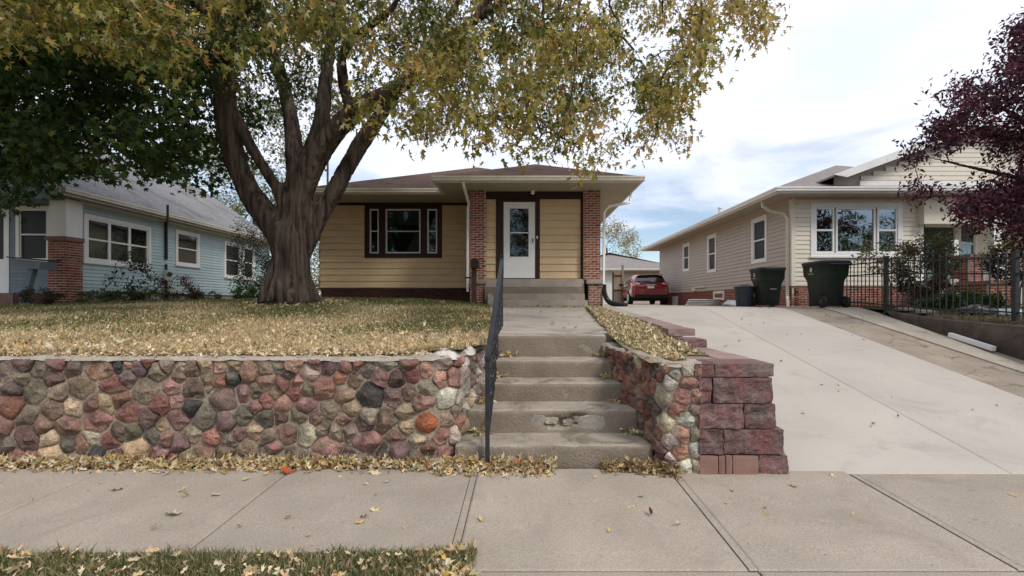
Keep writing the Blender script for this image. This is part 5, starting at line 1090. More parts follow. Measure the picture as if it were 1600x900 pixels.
# ---- generic round-crowned trees and shrubs
def bush(name, label, cat, c, rad, n, size, pal, wts, stems=6, tpl='oval', trunk_r=0, ncl=60, droop=.2, group=None, gap=-.25, base=None, spread=.12):
    b = base or (c[0], c[1], z_g(c[0], c[1])); o = thing(name, label, cat, b, group); tg = []
    while len(tg) < ncl:
        d = rng.normal(size=3); d /= np.linalg.norm(d); r = rng.uniform(.25, 1) ** .45; p = (c[0] + d[0] * rad[0] * r, c[1] + d[1] * rad[1] * r, c[2] + d[2] * rad[2] * r)
        if noise.noise(Vector(p) * (1.6 / max(rad))) < gap or p[2] < b[2] + .03: continue
        tg.append(p)
    if trunk_r:
        h = c[2] - b[2]; tr = MB().tube([(b[0], b[1], b[2] - .2), (b[0] + .02 * h, b[1], b[2] + h * .5), (c[0], c[1], c[2])], [trunk_r, trunk_r * .7, trunk_r * .35], 8).obj('trunk', M['twig'], o, smooth=True); seeds = [(lerp(b[0], c[0], t), lerp(b[1], c[1], t), b[2] + h * t) for t in (.5, .6, .7, .8, .9, 1)]
    else: seeds = [(b[0] + rng.uniform(-.4, .4) * rad[0], b[1] + rng.uniform(-.3, .3) * rad[1], b[2] - .02) for _ in range(stems)]
    grow('branches', o, seeds, tg, M['twig'], max(trunk_r * .4, .012), tip=.003, droop=.04)
    T_ = np.array(tg); k = n // len(tg); pos = np.repeat(T_, k, 0) + rng.normal(0, 1, (len(T_) * k, 3)) * np.array(rad) * spread
    leaves('foliage', pos, rng.uniform(size * .7, size * 1.3, len(pos)), colours(len(pos), pal, wts, .25), tpl, M['leaf'], o, droop=droop); return o
def z_g(x, y):
    if x > 5.6: return z_bed(x, y) if y < 13.4 else 1.1
    return z_lawn(x, y) if y < 15 else 1.06
GR = [(.05, .08, .02), (.09, .12, .035), (.14, .15, .05)]
bush('willow_tree', 'feathery grey-green tree behind the blue house, seen left of the maple trunk', 'tree', (X(395, 25), 25, Z(262, 25)), (3.6, 2.6, 3.4), 9000, .16, [(.10, .13, .05), (.17, .2, .09), (.26, .28, .16)], [3, 4, 3], trunk_r=.2, ncl=230, gap=-.12, spread=.07)
bush('bare_willow_tree', 'pale thin-leaved tree rising behind the roof of the blue house', 'tree', (X(330, 31), 31, Z(270, 31)), (3.2, 2.4, 3.0), 4200, .16, [(.3, .3, .2), (.36, .34, .24), (.2, .22, .12)], [3, 3, 2], trunk_r=.2, ncl=150, gap=-.1, spread=.08)
bush('yellow_tree', 'sparse yellow-leaved tree behind the garage roof', 'tree', (X(948, 43), 43, Z(388, 43)), (3.1, 2.4, 2.9), 6000, .17, [(.34, .27, .1), (.2, .2, .08), (.42, .36, .2)], [4, 3, 2], trunk_r=.22, ncl=200, gap=-.12, spread=.08)
bush('dark_bush', 'dense dark evergreen bush between the blue house and the maple trunk', 'bush', (X(396, 17), 17, 2.75), (.8, .7, 1.65), 6500, .07, [(.02, .035, .012), (.03, .05, .018)], [1, 1], ncl=110, group=None)
bush('green_shrub', 'low bright green shrub at the foot of the dark bush', 'shrub', (X(383, 15.5), 15.5, 1.62), (.42, .35, .3), 1500, .07, [(.05, .12, .025), (.08, .17, .04)], [1, 1], ncl=50)
bush('leafy_sapling', 'thin leafy sapling in front of the blue house triple window', 'sapling', (X(208, 12.0), 12.0, 2.0), (.72, .25, .62), 620, .085, [(.03, .05, .02), (.05, .075, .03)], [1, 1], ncl=52, stems=5, tpl='oval', spread=.1)
bush('red_barberry', 'dark red shrub against the blue clapboards below the meter', 'shrub', (X(277, 13.2), 13.2, 1.70), (.62, .35, .36), 2000, .05, [(.10, .025, .02), (.16, .05, .03), (.06, .03, .02)], [2, 2, 1], ncl=60)
for i, (px, yy, lab, pal) in enumerate([(150, 12.2, 'low olive plant beside the brick porch pier', GR), (195, 12.4, 'low brown-green plant below the triple window', [(.08, .07, .03), (.06, .07, .025)]), (238, 12.6, 'low green plant between sapling and red shrub', GR), (320, 13.6, 'low brownish plant right of the red shrub', [(.10, .07, .035), (.07, .06, .025)]), (60, 11.0, 'dark low plant in front of the blue porch', [(.04, .05, .02), (.07, .05, .03)])]):
    bush('foundation_plant', lab, 'plant', (X(px, yy), yy, 1.46), (.5, .28, .2), 900, .06, pal, [1] * len(pal), ncl=34, group='low plants along the blue house')
bush('dry_shrub', 'dry tan and yellow shrub seen between the maple trunk and the yellow house', 'shrub', (X(489, 18), 18, 2.4), (.9, .8, 1.2), 2600, .08, [(.35, .29, .16), (.25, .22, .08), (.4, .36, .28)], [2, 2, 1], ncl=90)
bush('hedge_tree', 'grey-green tree behind the gap left of the yellow house', 'tree', (X(478, 24), 24, 3.4), (1.4, 1.2, 1.9), 2800, .13, [(.2, .2, .12), (.28, .26, .18)], [1, 1], trunk_r=.1, ncl=90)
# right-hand bed
bush('brown_hydrangea', 'tall brown and dull green shrub behind the iron fence, before the picture window', 'shrub', (X(1440, 10.2), 10.2, 1.98), (.48, .42, .72), 4200, .065, [(.10, .075, .045), (.07, .07, .03), (.16, .11, .07)], [3, 2, 1], ncl=110)
bush('leafy_vine', 'spindly olive-leaved plant climbing above the fence in front of the white window', 'plant', (X(1385, 10.4), 10.4, 2.32), (.75, .3, .42), 750, .07, [(.2, .2, .08), (.12, .12, .05), (.3, .22, .12)], [2, 2, 1], ncl=70, spread=.09)
bush('green_perennial', 'spreading low green plant behind the fence beside the porch steps', 'plant', (X(1510, 9.2), 9.2, 1.30), (.75, .45, .22), 2400, .08, [(.035, .07, .02), (.06, .10, .03)], [1, 1], ncl=70)
bush('porch_shrub', 'upright green shrub in front of the dark porch door', 'shrub', (X(1470, 11.4), 11.4, 2.4), (.42, .3, .52), 1100, .08, [(.07, .1, .03), (.04, .06, .02)], [1, 1], ncl=50)
bush('yellow_shrub', 'yellow-green shrub beside the porch column under the purple tree', 'shrub', (X(1580, 10.8), 10.8, 2.35), (.55, .4, .6), 1900, .08, [(.28, .24, .06), (.13, .15, .04), (.06, .08, .03)], [2, 2, 2], ncl=70)
bush('dark_shrub', 'dark purplish shrub behind the right end of the fence', 'shrub', (X(1592, 8.6), 8.6, 2.0), (.5, .4, .34), 1500, .06, [(.04, .03, .03), (.05, .02, .03)], [1, 1], ncl=60)
# across-the-street trees behind the camera, mirrored by the windows
for i, (x, y, lab) in enumerate([(-12, -17, 'green street tree behind the camera, left of the view'), (27, -14, 'broad dense street tree behind the camera at the right'), (36, -18, 'dense street tree behind the camera, farthest right'), (3, -20, 'thin half-bare street tree behind the camera')]):
    bush('street_tree', lab, 'tree', (x, y, 5.4), (4.6, 3.2, 4.2), 5000 if i != 3 else 700, .36, GR, [1, 1, 1], trunk_r=.28, ncl=150, base=(x, y, -.3), spread=.09, group='trees across the street')
# ------------------------------------------------------------------ grass and fallen leaves
def grass(name, n, fx, h, pal, wts, m=M['grass'], parent=None, wid=.006):
    P_ = np.array([fx() for _ in range(n)]); n = len(P_); a = rng.uniform(0, 2 * math.pi, n); hh = rng.uniform(.5, 1.2, n) * h * (P_[:, 3] if P_.shape[1] > 3 else 1); le = rng.normal(0, .45, (n, 2)) * hh[:, None]
    b = P_[:, :3]; s = np.column_stack([np.cos(a), np.sin(a), np.zeros(n)]) * wid * rng.uniform(.6, 1.3, n)[:, None]
    mid = b + np.column_stack([le * .35, hh * .6]); tp = b + np.column_stack([le, hh]); V = np.stack([b - s, b + s, mid + s * .7, mid - s * .7, tp], 1).reshape(-1, 3)
    k = np.arange(n)[:, None] * 5; Fc = np.concatenate([k + [0, 1, 2], k + [0, 2, 3], k + [3, 2, 4]], 1).reshape(-1, 3); me = bpy.data.meshes.new(name); me.vertices.add(len(V)); me.vertices.foreach_set('co', V.astype(np.float32).ravel()); nf = len(Fc)
    me.loops.add(nf * 3); me.loops.foreach_set('vertex_index', Fc.astype(np.int32).ravel()); me.polygons.add(nf); me.polygons.foreach_set('loop_start', np.arange(0, nf * 3, 3, dtype=np.int32)); me.update()
    c = np.repeat(colours(n, pal, wts, .25), 5, 0); c = np.column_stack([np.clip(c, 0, 1), np.ones(len(c))]); at = me.color_attributes.new('Col', 'FLOAT_COLOR', 'POINT'); at.data.foreach_set('color', c.astype(np.float32).ravel()); return stuff(link(name, me, parent, m=m))
U = rng.uniform
def green_amt(x, y): return .47 + .85 * noise.noise(Vector((x * .55, y * .55, 2))) + .10 * (y - 8.2) - .2 * (y < 5.5)
def lawn_pt(y0=4.0, y1=14.3, want=None):
    while True:
        y = y0 + (y1 - y0) * U() ** 1.6; x = U(max(-13.5, -1.15 * y - .6), -.32 - .0)
        xr = wl(y) - .02 if y > 5.3 else -.36 - max(0, 4.6 - y) * .30
        if x > xr or (x < -5.95 and False): continue
        if want is not None and (green_amt(x, y) > rng.random() * .9 + .12) != want: continue
        return (x, y, z_lawn(x, y), 1)
grass('lawn_grass', 60000, lambda: lawn_pt(want=True), .055, [(.10, .13, .035), (.16, .17, .05), (.24, .21, .08), (.07, .10, .025)], [3, 3, 2, 2], wid=.005)
grass('dry_grass', 60000, lambda: lawn_pt(want=False), .045, [(.64, .48, .27), (.54, .41, .22), (.34, .29, .14), (.70, .56, .36)], [3, 3, 2, 2], wid=.005)
def strip_pt():
    while True:
        y = 3.75 + 8.2 * U() ** 1.5; x = U(.95, 1.70)
        if y < 5.7 and x > 1.62: continue
        if y < 4.2 and x > 1.30: continue
        if y > 5.3 and x < wr(y) - .05: continue
        if y < 5.3 and x < 1.0 + (5.2 - y) * .09: continue
        return (x, y, z_strip(x, y), 1)
grass('strip_grass', 5000, strip_pt, .04, [(.12, .14, .04), (.3, .24, .12), (.2, .2, .07)], [2, 2, 2], wid=.005)
TAN = [(.66, .51, .32), (.54, .40, .23), (.74, .62, .44), (.32, .21, .12), (.62, .44, .17), (.42, .38, .20)]
DRY = [(.50, .38, .20), (.42, .29, .14), (.58, .48, .30), (.30, .19, .10), (.50, .34, .09), (.40, .36, .18), (.40, .15, .07), (.62, .56, .44)]; DW = [5, 4, 4, 2, 1.2, 1.5, .6, 1.6]
def scatter(name, n, fp, lo, hi, lift=.02, spread=.55, tpl='curl', label=None, parent=None, pal=DRY, wts=DW):
    P_ = np.array([fp()[:3] for _ in range(n)]); P_[:, 2] += rng.uniform(.002, lift, n); return leaves(name, P_, rng.uniform(lo, hi, n), colours(n, pal, wts, .2), tpl, M['dry'], parent, flat=True, spread=spread)
def leaf_lawn():
    while True:
        p = lawn_pt()
        if rng.random() < .9 - .65 * smooth01((p[1] - 6.5) / 6) * 1.0: return p
scatter('lawn_leaves', 13500, leaf_lawn, .018, .055, .03, .9, tpl='curl', pal=TAN, wts=[5, 4, 4, 2, 1, 1])
scatter('lawn_leaves', 1500, leaf_lawn, .045, .085, .03, .8)
scatter('wall_top_leaves', 1500, lambda: (lambda x: (x, 3.86 + .16 * U() ** .7, .862))(U(-6.4, -.75)), .018, .06, .03, .9, pal=TAN, wts=[5, 4, 4, 2, 1, 1])
grass('wall_top_grass', 3500, lambda: (lambda x: (x, 3.95 + .1 * U(), .85, 1))(U(-6.4, -.8)), .055, [(.5, .4, .22), (.3, .27, .12)], [2, 1], wid=.004)
scatter('strip_leaves', 3600, strip_pt, .02, .055, .03, .9, pal=TAN, wts=[5, 4, 4, 2, 1, 1])
def pile(pts, w_, h):
    """points in a drift of leaves along a plan polyline"""
    pp_ = Path(pts)
    def f():
        s = U(0, pp_.len); d = abs(rng.normal(0, w_)); 
        if noise.noise(Vector((s * 2.2, 0, 7))) * .5 + .5 < rng.random() * .75: d *= .5
        q = pp_.P(s, min(d, w_ * 2.6), 0); hh = h * math.exp(-(d / w_) ** 2) * (.6 + .7 * abs(noise.noise(Vector((s * 3, 1, 0)))))
        return (q.x, q.y, z_walkside(q.y) + .003 + U() * hh)
    return f
scatter('leaf_drift', 3800, pile([(-6.4, 3.83), (-.75, 3.79), (-.60, 3.80)], .075, .06), .025, .075, .012, .9)
scatter('leaf_drift', 900, pile([(-.62, 3.76), (.25, 3.72)], .08, .08), .025, .075, .012, .9)
scatter('leaf_drift', 420, pile([(.62, 3.72), (1.0, 3.68), (1.2, 3.62)], .05, .08), .03, .07, .012, .8, pal=[(.35, .25, .12), (.25, .16, .08), (.45, .36, .2)], wts=[2, 2, 1])
def on_steps():
    k = rng.integers(0, 4); x = (SX[k][1] - .02 - abs(rng.normal(0, .07))) if rng.random() < .5 else (SX[k][0] + .10 + abs(rng.normal(0, .07))); y = SY[k + 1] - abs(rng.normal(0, .06)); return (x, y, SZ[k] + .01 + U(0, .02))
scatter('step_leaves', 300, on_steps, .03, .07, .012, .7)
def porch_leaf(): return (U(X(785, 11.9), X(915, 11.9)), 12.0 - abs(rng.normal(0, .1)), z_path(11.6) + .01)
scatter('step_leaves', 130, porch_leaf, .03, .07, .012, .7)
scatter('walk_leaves', 60, lambda: (lambda y: (U(wl(y), wr(y)), y, z_path(y)))(U(5.6, 11.5)), .025, .06, .006, .3)
scatter('sidewalk_leaves', 46, lambda: (lambda y: (U(-3.6, 3.6), y, z_walkside(y)))(U(2.6, 3.6)), .02, .075, .006, .35)
scatter('sidewalk_litter', 260, lambda: (lambda y: (U(-3.8, 4.4), y, z_walkside(y)))(U(2.3, 3.65)), .004, .013, .003, .35, tpl='oval', pal=[(.2, .14, .08), (.5, .42, .3), (.1, .07, .04)], wts=[2, 1, 2])
scatter('driveway_leaves', 70, lambda: (lambda y: (U(2.0, 7.0 - .2 * (9 - y) * (y < 9)), y, z_drive(y)))(3.8 + 7 * U() ** 1.3), .02, .06, .006, .4, pal=[(.16, .08, .05), (.3, .2, .1), (.06, .03, .03)], wts=[2, 1, 2])
leaves('red_leaf', [(.80, 2.93, z_walkside(2.93) + .012)], [.06], [(.10, .012, .02)], 'oval', M['dry'], flat=True, spread=.8); leaves('orange_leaf', [(X(440, 3.62), 3.62, .04)], [.11], [(.45, .09, .03)], 'maple', M['dry'], flat=True, spread=.5)
for px, py, s in ((278, 806, .10), (330, 775, .08), (240, 826, .05), (445, 812, .05), (380, 752, .05)):
    y = 740 * 1.416 / (py - 450); leaves('pale_leaf', [(X(px, y), y, z_walkside(y) + .012)], [s], [(.52, .47, .33)], 'maple', M['dry'], flat=True, spread=.35)
def verge_pt():
    x = U(-3.6, -.245); y = U(2.12, 2.545 - .02 * abs(noise.noise(Vector((x * 6, 0, 0)))) - .025 * (x < -1)); return (x, y, z_walkside(2.5) - .01 + .02 * smooth01((x + .62) / .18), .75 + .9 * abs(noise.noise(Vector((x * 3.5, y * 3.5, 9)))))
grass('verge_grass', 19000, verge_pt, .055, [(.10, .13, .04), (.17, .18, .065), (.30, .25, .13), (.06, .085, .025), (.40, .32, .20)], [4, 3, 4, 2, 3], wid=.0035)
grass('verge_grass', 5000, lambda: (U(-9, -.25), U(-.7, 2.12), z_walkside(2.5) - .01, 1), .06, [(.08, .12, .03), (.13, .15, .045), (.22, .2, .09)], [3, 3, 2], wid=.006)
scatter('verge_leaves', 300, lambda: (U(-3.4, -.25), U(2.15, 2.5), z_walkside(2.5) + .012), .02, .07, .03, .9, pal=TAN, wts=[4, 4, 3, 4, 1, 2])
scatter('verge_leaves', 110, lambda: (-.25 - abs(rng.normal(0, .1)), U(2.2, 2.54), z_walkside(2.5) + .01), .03, .08, .035, .9)
grass('bed_grass', 6000, lambda: (lambda y: (lambda x: (x, y, z_bed(x, y), 1))(U(bedx(y) + .12, bedx(y) + 3.2)))(U(5.0, 12.5)), .06, [(.06, .09, .025), (.10, .12, .04), (.2, .16, .09)], [3, 2, 1], wid=.006)
scatter('bed_leaves', 1500, lambda: (lambda y: (lambda x: (x, y, z_bed(x, y)))(U(bedx(y) + .05, bedx(y) + 3)))(U(5.0, 12.5)), .03, .07, .02, .7, pal=[(.2, .13, .08), (.35, .27, .17), (.12, .05, .05)], wts=[2, 1, 2])
def root_leaf():
    a = U(0, 6.28); r = .75 + abs(rng.normal(0, .35)); x, y = X(452, 10) + r * math.cos(a), 10 + r * math.sin(a); return (x, y, z_lawn(x, y) + .02)
scatter('trunk_leaves', 350, root_leaf, .03, .08, .02, .8)
# ------------------------------------------------------------------ retaining kerb, litter and things by the right-hand bed
rk = thing('retaining_kerb', 'low dark mossy concrete retaining wall below the iron fence', 'low wall', (6.9, 6, .3))
v = []; f = []; n = 44
for i in range(n + 1):
    y = lerp(3.45, 8.9, i / n); x = bedx(y) - .02; zt_ = float(np.interp(y, [3.4, 6.5, 7.8, 8.9], [.96, .99, 1.04, 1.14])); zd_ = z_drive(y) - .15
    for k, (ox, zz) in enumerate([(0, zd_), (.0, lerp(zd_, zt_, .4)), (.0, lerp(zd_, zt_, .75)), (.012, zt_ - .012), (.03, zt_), (.13, zt_), (.14, zt_ - .1)]): v.append((x + ox + .02 * nz((y, zz, 0), 5), y, zz + (.012 * nz((y, k, 0), 4) if k > 2 else 0)))
for i in range(n):
    for k in range(6): a = i * 7 + k; f.append((a, a + 1, a + 8, a + 7))
f.append(tuple(range(7))[::-1]); obj('kerb_wall', v, f, M['darkwall'], rk, smooth=True)
dsp = thing('fallen_downspout', 'white metal downspout piece lying on the old driveway below the mossy wall', 'downspout', (6.78, 7.0, .7))
MB().tube([(6.74, 7.45, z_drive(7.45) + .05), (6.70, 6.72, z_drive(6.72) + .045)], .045, 4).obj('pipe', M['white'], dsp)
for i, (x, y, s_, lab) in enumerate([(7.28, 8.9, .22, 'flat tan stone lying at the edge of the bed, behind the other'), (7.2, 8.45, .16, 'smaller flat tan stone lying at the edge of the bed')]):
    v, f = rbox(s_ * 1.7, s_, .07, (5, 4, 3), .02, .012, 6, 20 + i); tag(obj('flat_stone', [(p[0] + x, p[1] + y, p[2] + z_bed(x, y) + .03) for p in v], f, M['step'], None, smooth=True), lab, 'stone')
def lump(name, c, rad, m, seed, lab, cat, crease=9):
    v = []; f = []; nu, nv = 22, 12
    for j in range(nv + 1):
        for i in range(nu):
            th = 2 * math.pi * i / nu; ph = math.pi * j / nv; d = Vector((math.sin(ph) * math.cos(th), math.sin(ph) * math.sin(th), math.cos(ph)))
            r = 1 + .28 * noise.noise(d * 1.7 + Vector((seed, 0, 0))) - .16 * abs(noise.noise(d * crease + Vector((0, seed, 0)))) ; v.append((c[0] + d.x * rad[0] * r, c[1] + d.y * rad[1] * r, max(c[2] - rad[2] * .35, c[2] + d.z * rad[2] * r)))
    for j in range(nv):
        for i in range(nu): f.append((j * nu + i, j * nu + (i + 1) % nu, (j + 1) * nu + (i + 1) % nu, (j + 1) * nu + i))
    return tag(obj(name, v, f, m, smooth=True), lab, cat)
lump('black_bag', (X(1525, 8), 8.0, 1.16), (.30, .2, .12), M['bag'], 3, 'black plastic bag slumped behind the fence beside the green perennial', 'bag')
lump('grey_tarp', (X(1578, 7.9), 7.9, 1.13), (.36, .2, .09), M['tarp'], 8, 'crumpled grey plastic sheet lying right of the black bag', 'plastic sheet', 6)
# iron fence along the driveway
fn = thing('iron_fence', 'black iron picket fence with square posts along the old driveway', 'fence', (6.95, 9, 1.1))
FP = Path([(6.92, 11.35), (6.95, 10.1), (6.93, 9.0), (7.06, 8.0), (7.17, 6.88), (7.22, 4.6)])
def fz_(y): return z_bed(7.2, max(y, 6)) - .03
ftop = lambda y: float(np.interp(y, [4, 6.88, 9, 11.4], [1.96, 1.99, 2.13, 2.16]))
n = int(FP.len / .112)
for i in range(n + 1):
    q = FP.at(i * .112); zb_ = fz_(q.y) + .06; h_ = round(ftop(q.y) - zb_ + .03, 2)
    def mk(h_=h_):
        m_ = MB(); m_.box(-.0065, .0065, -.0065, .0065, 0, h_); m_.add([(-.012, -.012, h_), (.012, -.012, h_), (.012, .012, h_), (-.012, .012, h_), (0, 0, h_ + .045)], [(0, 1, 2, 3), (0, 1, 4), (1, 2, 4), (2, 3, 4), (3, 0, 4)]); return m_.v, m_.f
    piece('picket', ('pk', h_), mk, M['metal'], fn, (q.x, q.y, zb_))
for nm, off in (('top_rail', -.03), ('middle_rail', -.26), ('bottom_rail', None)):
    pts = []
    for i in range(25): q = FP.at(FP.len * i / 24); pts.append((q.x, q.y, (ftop(q.y) + off) if off is not None else fz_(q.y) + .14))
    MB().tube(pts, .016, 4).obj(nm, M['metal'], fn)
for y_, w_ in ((11.35, .05), (9.0, .062), (6.88, .062), (4.7, .062)):
    q = min((FP.at(FP.len * i / 300) for i in range(301)), key=lambda q: abs(q.y - y_)); MB().box(q.x - w_ / 2, q.x + w_ / 2, q.y - w_ / 2, q.y + w_ / 2, fz_(y_) - .1, ftop(y_) + .05).box(q.x - w_ * .62, q.x + w_ * .62, q.y - w_ * .62, q.y + w_ * .62, ftop(y_) + .05, ftop(y_) + .07).obj('post', M['metal'], fn)
# ------------------------------------------------------------------ wheeled bins
def ring_loft(secs, K=20, exp=5.0):
    """rounded-rectangle sections: (z, half x, half y, centre y)"""
    v = []; f = []
    for (z, hx, hy, cy) in secs:
        for k in range(K):
            t = 2 * math.pi * (k + .5) / K; c_, s_ = math.cos(t), math.sin(t); v.append((hx * math.copysign(abs(c_) ** (2 / exp), c_), cy + hy * math.copysign(abs(s_) ** (2 / exp), s_), z))
    n = len(secs)
    for i in range(n - 1):
        for k in range(K): f.append((i * K + k, i * K + (k + 1) % K, (i + 1) * K + (k + 1) % K, (i + 1) * K + k))
    f.append(tuple(range(K))[::-1]); f.append(tuple((n - 1) * K + k for k in range(K))); return v, f
def bin_(label, loc, rz, s=1.0, wheels_front=False):
    b = thing('wheeled_bin', label, 'bin', (0, 0, 0), 'dark green wheeled bins')
    v, f = ring_loft([(.03, .22, .24, 0), (.05, .24, .27, 0), (.60, .285, .325, .0), (.66, .30, .35, 0), (.74, .335, .40, 0), (.97, .345, .42, 0), (.975, .36, .435, 0), (1.0, .36, .435, 0)]); obj('body', v, f, M['binplastic'], b, smooth=True)
    v, f = ring_loft([(1.0, .365, .45, -.01), (1.03, .37, .455, -.01), (1.065, .34, .42, -.01), (1.075, .2, .25, 0)]); obj('lid', v, f, M['binplastic'], b, smooth=True)
    # local -y is the wheel and handle side
    MB().tube([(-.24, -.50, .97), (.24, -.50, .97)], .018, 8).tube([(-.24, -.42, .97), (-.24, -.51, .97)], .018, 8).tube([(.24, -.42, .97), (.24, -.51, .97)], .018, 8).obj('handle', M['binplastic'], b)
    for sx in (-.27, .27):
        wq = MB().tube([(sx - .035, -.28, .13), (sx + .035, -.28, .13)], .13, 18).obj('wheel', M['rubber'], b); MB().tube([(sx - .04, -.28, .13), (sx + .04, -.28, .13)], .055, 12).obj('hub', M['canplastic'], wq)
    MB().tube([(-.27, -.28, .13), (.27, -.28, .13)], .012, 6).obj('axle', M['black'], b)
    MB().box(-.10, .10, .335, .35, .42, .52).obj('recess', M['black'], b); MB().tube([(-.085, .352, .47), (.085, .352, .47)], .012, 6).obj('catch_bar', M['steel'], b)
    # white diamond badge with its line of tiny print, on the two long sides
    for sd in (-1, 1):
        x_ = .348 * sd; d_ = MB()
        for w_, h_ in ((1, 1),):
            o_ = [(x_, .0, .93), (x_, -.045, .865), (x_, 0, .80), (x_, .045, .865)]; i_ = [(x_, .0, .895), (x_, -.02, .865), (x_, 0, .835), (x_, .02, .865)]
            d_.add(o_ + i_, [(k, (k + 1) % 4, 4 + (k + 1) % 4, 4 + k) for k in range(4)])
        d_.add([(x_, -.008, .865), (x_, .008, .865), (x_, .008, .88), (x_, -.008, .88)], [(0, 1, 2, 3)]); d_.box(x_ - .001, x_ + .001, -.09, .09, .768, .776); d_.obj('badge', M['white'], b)
    b.scale = (s, s, s); b.location = loc; b.rotation_euler = (0, 0, rz); return b
bin_('larger dark green wheeled bin showing its two wheels, right beside the iron fence', (6.49, 10.12, 1.214), R(3), .92)
b2 = bin_('dark green wheeled bin with white diamond badge standing beside the round slate can', (6.20, 11.95, 1.22), R(176), .92)
rc = thing('round_can', 'small round slate-grey trash can left of the wheeled bins', 'trash can', (X(1163, 12.3), 12.3, 1.21))
v = []; f = []; K = 24; x_, y_ = X(1163, 12.3), 12.3; secs = [(1.21, .19), (1.50, .225), (1.70, .24), (1.705, .262), (1.73, .262), (1.74, .24), (1.785, .05)]
for z_, r_ in secs:
    for k in range(K): rr = r_ * (1 + (.015 if k % 2 else 0) * (z_ < 1.7)); v.append((x_ + rr * math.cos(k * 2 * math.pi / K), y_ + rr * math.sin(k * 2 * math.pi / K), z_))
for i in range(len(secs) - 1):
    for k in range(K): f.append((i * K + k, i * K + (k + 1) % K, (i + 1) * K + (k + 1) % K, (i + 1) * K + k))
f.append(tuple(range(K))[::-1]); f.append(tuple((len(secs) - 1) * K + k for k in range(K)))
obj('body', v[:3 * K], f[:2 * K] + [f[-2]], M['canplastic'], rc); q = [tuple(i - 2 * K for i in a) for a in f[2 * K:-2]] + [tuple(i - 2 * K for i in f[-1])]; obj('lid', v[2 * K:], q, M['canplastic'], rc)
mr = thing('metal_rings', 'stack of shiny galvanised rings lying against the brick base of the tan house', 'metal rings', (X(1100, 16), 16, 1.2))
for i in range(4):
    pts = [(X(1099, 15.6) + .52 * math.cos(a) + .03 * i, 15.7 + .42 * math.sin(a), 1.25 + .055 * i) for a in [2 * math.pi * k / 28 for k in range(29)]]; MB().tube(pts, .022, 6, cap=False).obj('ring', M['steel'], mr)
lump('dark_sack', (X(1143, 13.4), 13.4, 1.26), (.26, .2, .13), M['tarp'], 12, 'grey folded sack behind the round slate can', 'sack')
# ------------------------------------------------------------------ red car
car = thing('red_car', 'dark red crossover parked at the end of the driveway, tail to the viewer', 'car', (0, 0, 0))
def loft(name, rings, m, parent, sub=2, close=True):
    k = len(rings[0]); full = []
    for r_ in rings: full.append([(-x, y, z) for x, y, z in r_[::-1] if x > 1e-6] + list(r_))
    K_ = len(full[0]); v = [p for r_ in full for p in r_]; f = [(i * K_ + j, i * K_ + (j + 1) % K_, (i + 1) * K_ + (j + 1) % K_, (i + 1) * K_ + j) for i in range(len(full) - 1) for j in range(K_)]
    if close: f += [tuple(range(K_))[::-1], tuple((len(full) - 1) * K_ + j for j in range(K_))]
    o = obj(name, v, f, m, parent, smooth=True); s_ = o.modifiers.new('sub', 'SUBSURF'); s_.levels = s_.render_levels = sub; return o
def lower(y, x, z0, zt, b=0): return [(0, y, z0), (x * .86, y, z0), (x * .97, y, z0 + .09), (x, y, .52), (x * 1.0, y, .72), (x * .975, y, .90), (x * .90, y, zt - .02), (0, y, zt)]
body = loft('body', [lower(.03, .74, .40, .86), lower(.0, .80, .36, .92), lower(.07, .89, .33, 1.02), lower(.35, .935, .30, 1.08), lower(1.2, .94, .28, 1.08), lower(2.4, .935, .28, 1.06), lower(3.4, .93, .29, 1.0), lower(4.1, .90, .30, .92), lower(4.5, .82, .34, .80), lower(4.62, .66, .40, .68)], M['paint'], car)
def gh(y, xb, zb_, xr, zr): return [(0, y, zb_), (xb, y, zb_), (lerp(xb, xr, .5) + .02, y, lerp(zb_, zr, .55)), (xr, y, zr - .035), (xr * .8, y, zr), (0, y, zr + .012)]
loft('cabin', [gh(.16, .80, .98, .72, 1.10), gh(.24, .82, .98, .68, 1.28), gh(.36, .83, .98, .655, 1.44), gh(.55, .84, .98, .65, 1.50), gh(1.1, .85, .98, .66, 1.55), gh(2.0, .85, .98, .66, 1.55), gh(2.7, .84, .98, .64, 1.50), gh(3.3, .80, .98, .62, 1.20), gh(3.6, .76, .96, .58, 1.02)], M['paint'], car)
def panel(name, pts, m, parent=car, th=.012):
    pts = [Vector(p) for p in pts]; nn_ = (pts[1] - pts[0]).cross(pts[-1] - pts[0]).normalized() * th; n = len(pts); v = [tuple(p) for p in pts] + [tuple(p - nn_) for p in pts]
    return obj(name, v, [tuple(range(n)), tuple(range(2 * n - 1, n - 1, -1))] + [(i, n + i, n + (i + 1) % n, (i + 1) % n) for i in range(n)], m, parent)
panel('rear_window', [(-.66, .125, 1.17), (-.3, .10, 1.13), (.3, .10, 1.13), (.66, .125, 1.17), (.60, .27, 1.43), (.3, .27, 1.455), (-.3, .27, 1.455), (-.60, .27, 1.43)], M['carglass'])
panel('spoiler', [(-.60, .13, 1.485), (.60, .13, 1.485), (.62, .52, 1.52), (-.62, .52, 1.52)], M['paint'], th=.03)
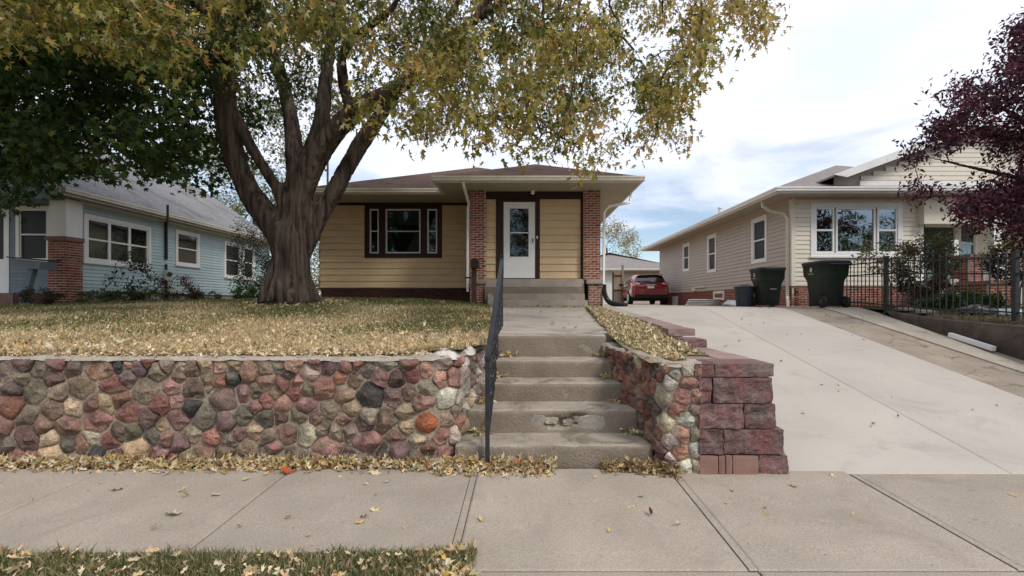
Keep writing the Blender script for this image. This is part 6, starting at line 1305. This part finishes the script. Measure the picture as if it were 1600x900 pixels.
for sx in (-1, 1):
    q = [(sx * .845, .62, 1.07), (sx * .86, 1.5, 1.07), (sx * .86, 2.6, 1.07), (sx * .83, 3.2, 1.07), (sx * .69, 2.72, 1.42), (sx * .70, 2.0, 1.47), (sx * .70, 1.1, 1.46), (sx * .70, .75, 1.38)]
    panel('side_window', q if sx > 0 else q[::-1], M['carglass'])
    q = [(sx * .52, .0, .96), (sx * .78, .02, .93), (sx * .92, .16, .95), (sx * .945, .42, 1.02), (sx * .86, .30, 1.10), (sx * .66, .03, 1.09)]; q = [(a, b - .035, c) for a, b, c in q]
    tl = panel('tail_light', q if sx > 0 else q[::-1], M['redlens'], th=.03)
    panel('reversing_lens', [(sx * .60 - .06, -.042, 1.0), (sx * .60 + .06, -.042, 1.0), (sx * .60 + .06, -.042, 1.05), (sx * .60 - .06, -.042, 1.05)], M['bulb'], tl)
    MB().box(sx * .93, sx * 1.12, 2.72, 2.80, 1.0, 1.14).obj('mirror', M['carblack'], car)
    for yy in (.85, 3.65):
        x0 = sx * .74; x1 = sx * .955; t_ = MB().tube([(x0, yy, .35), (x1 - sx * .02, yy, .35), (x1, yy, .35)], [.35, .35, .31], 28).obj('wheel', M['rubber'], car); MB().tube([(x1 - sx * .01, yy, .35), (x1 + sx * .008, yy, .35)], .215, 20).obj('rim', M['steel'], t_)
MB().box(-.26, .26, -.035, .0, .965, .995).obj('chrome_strip', M['chrome'], car); MB().box(-.16, .16, -.03, -.005, .80, .92).obj('licence_plate', M['white'], car)
MB().box(-.78, .78, -.02, .12, .33, .50).box(-.3, .3, .1, .4, .27, .36).obj('bumper_valance', M['carblack'], car); MB().tube([(0, .09, 1.14), (-.1, .11, 1.16), (-.36, .10, 1.155)], .012, 5).obj('rear_wiper', M['carblack'], car)
MB().box(-.80, .80, .3, 4.3, .2, .34).obj('underbody', M['carblack'], car)
car.location = (X(1016, 23), 22.9, 1.235); car.rotation_euler = (0, 0, R(-3.5)); car.scale = (1.0, 1.0, .99)
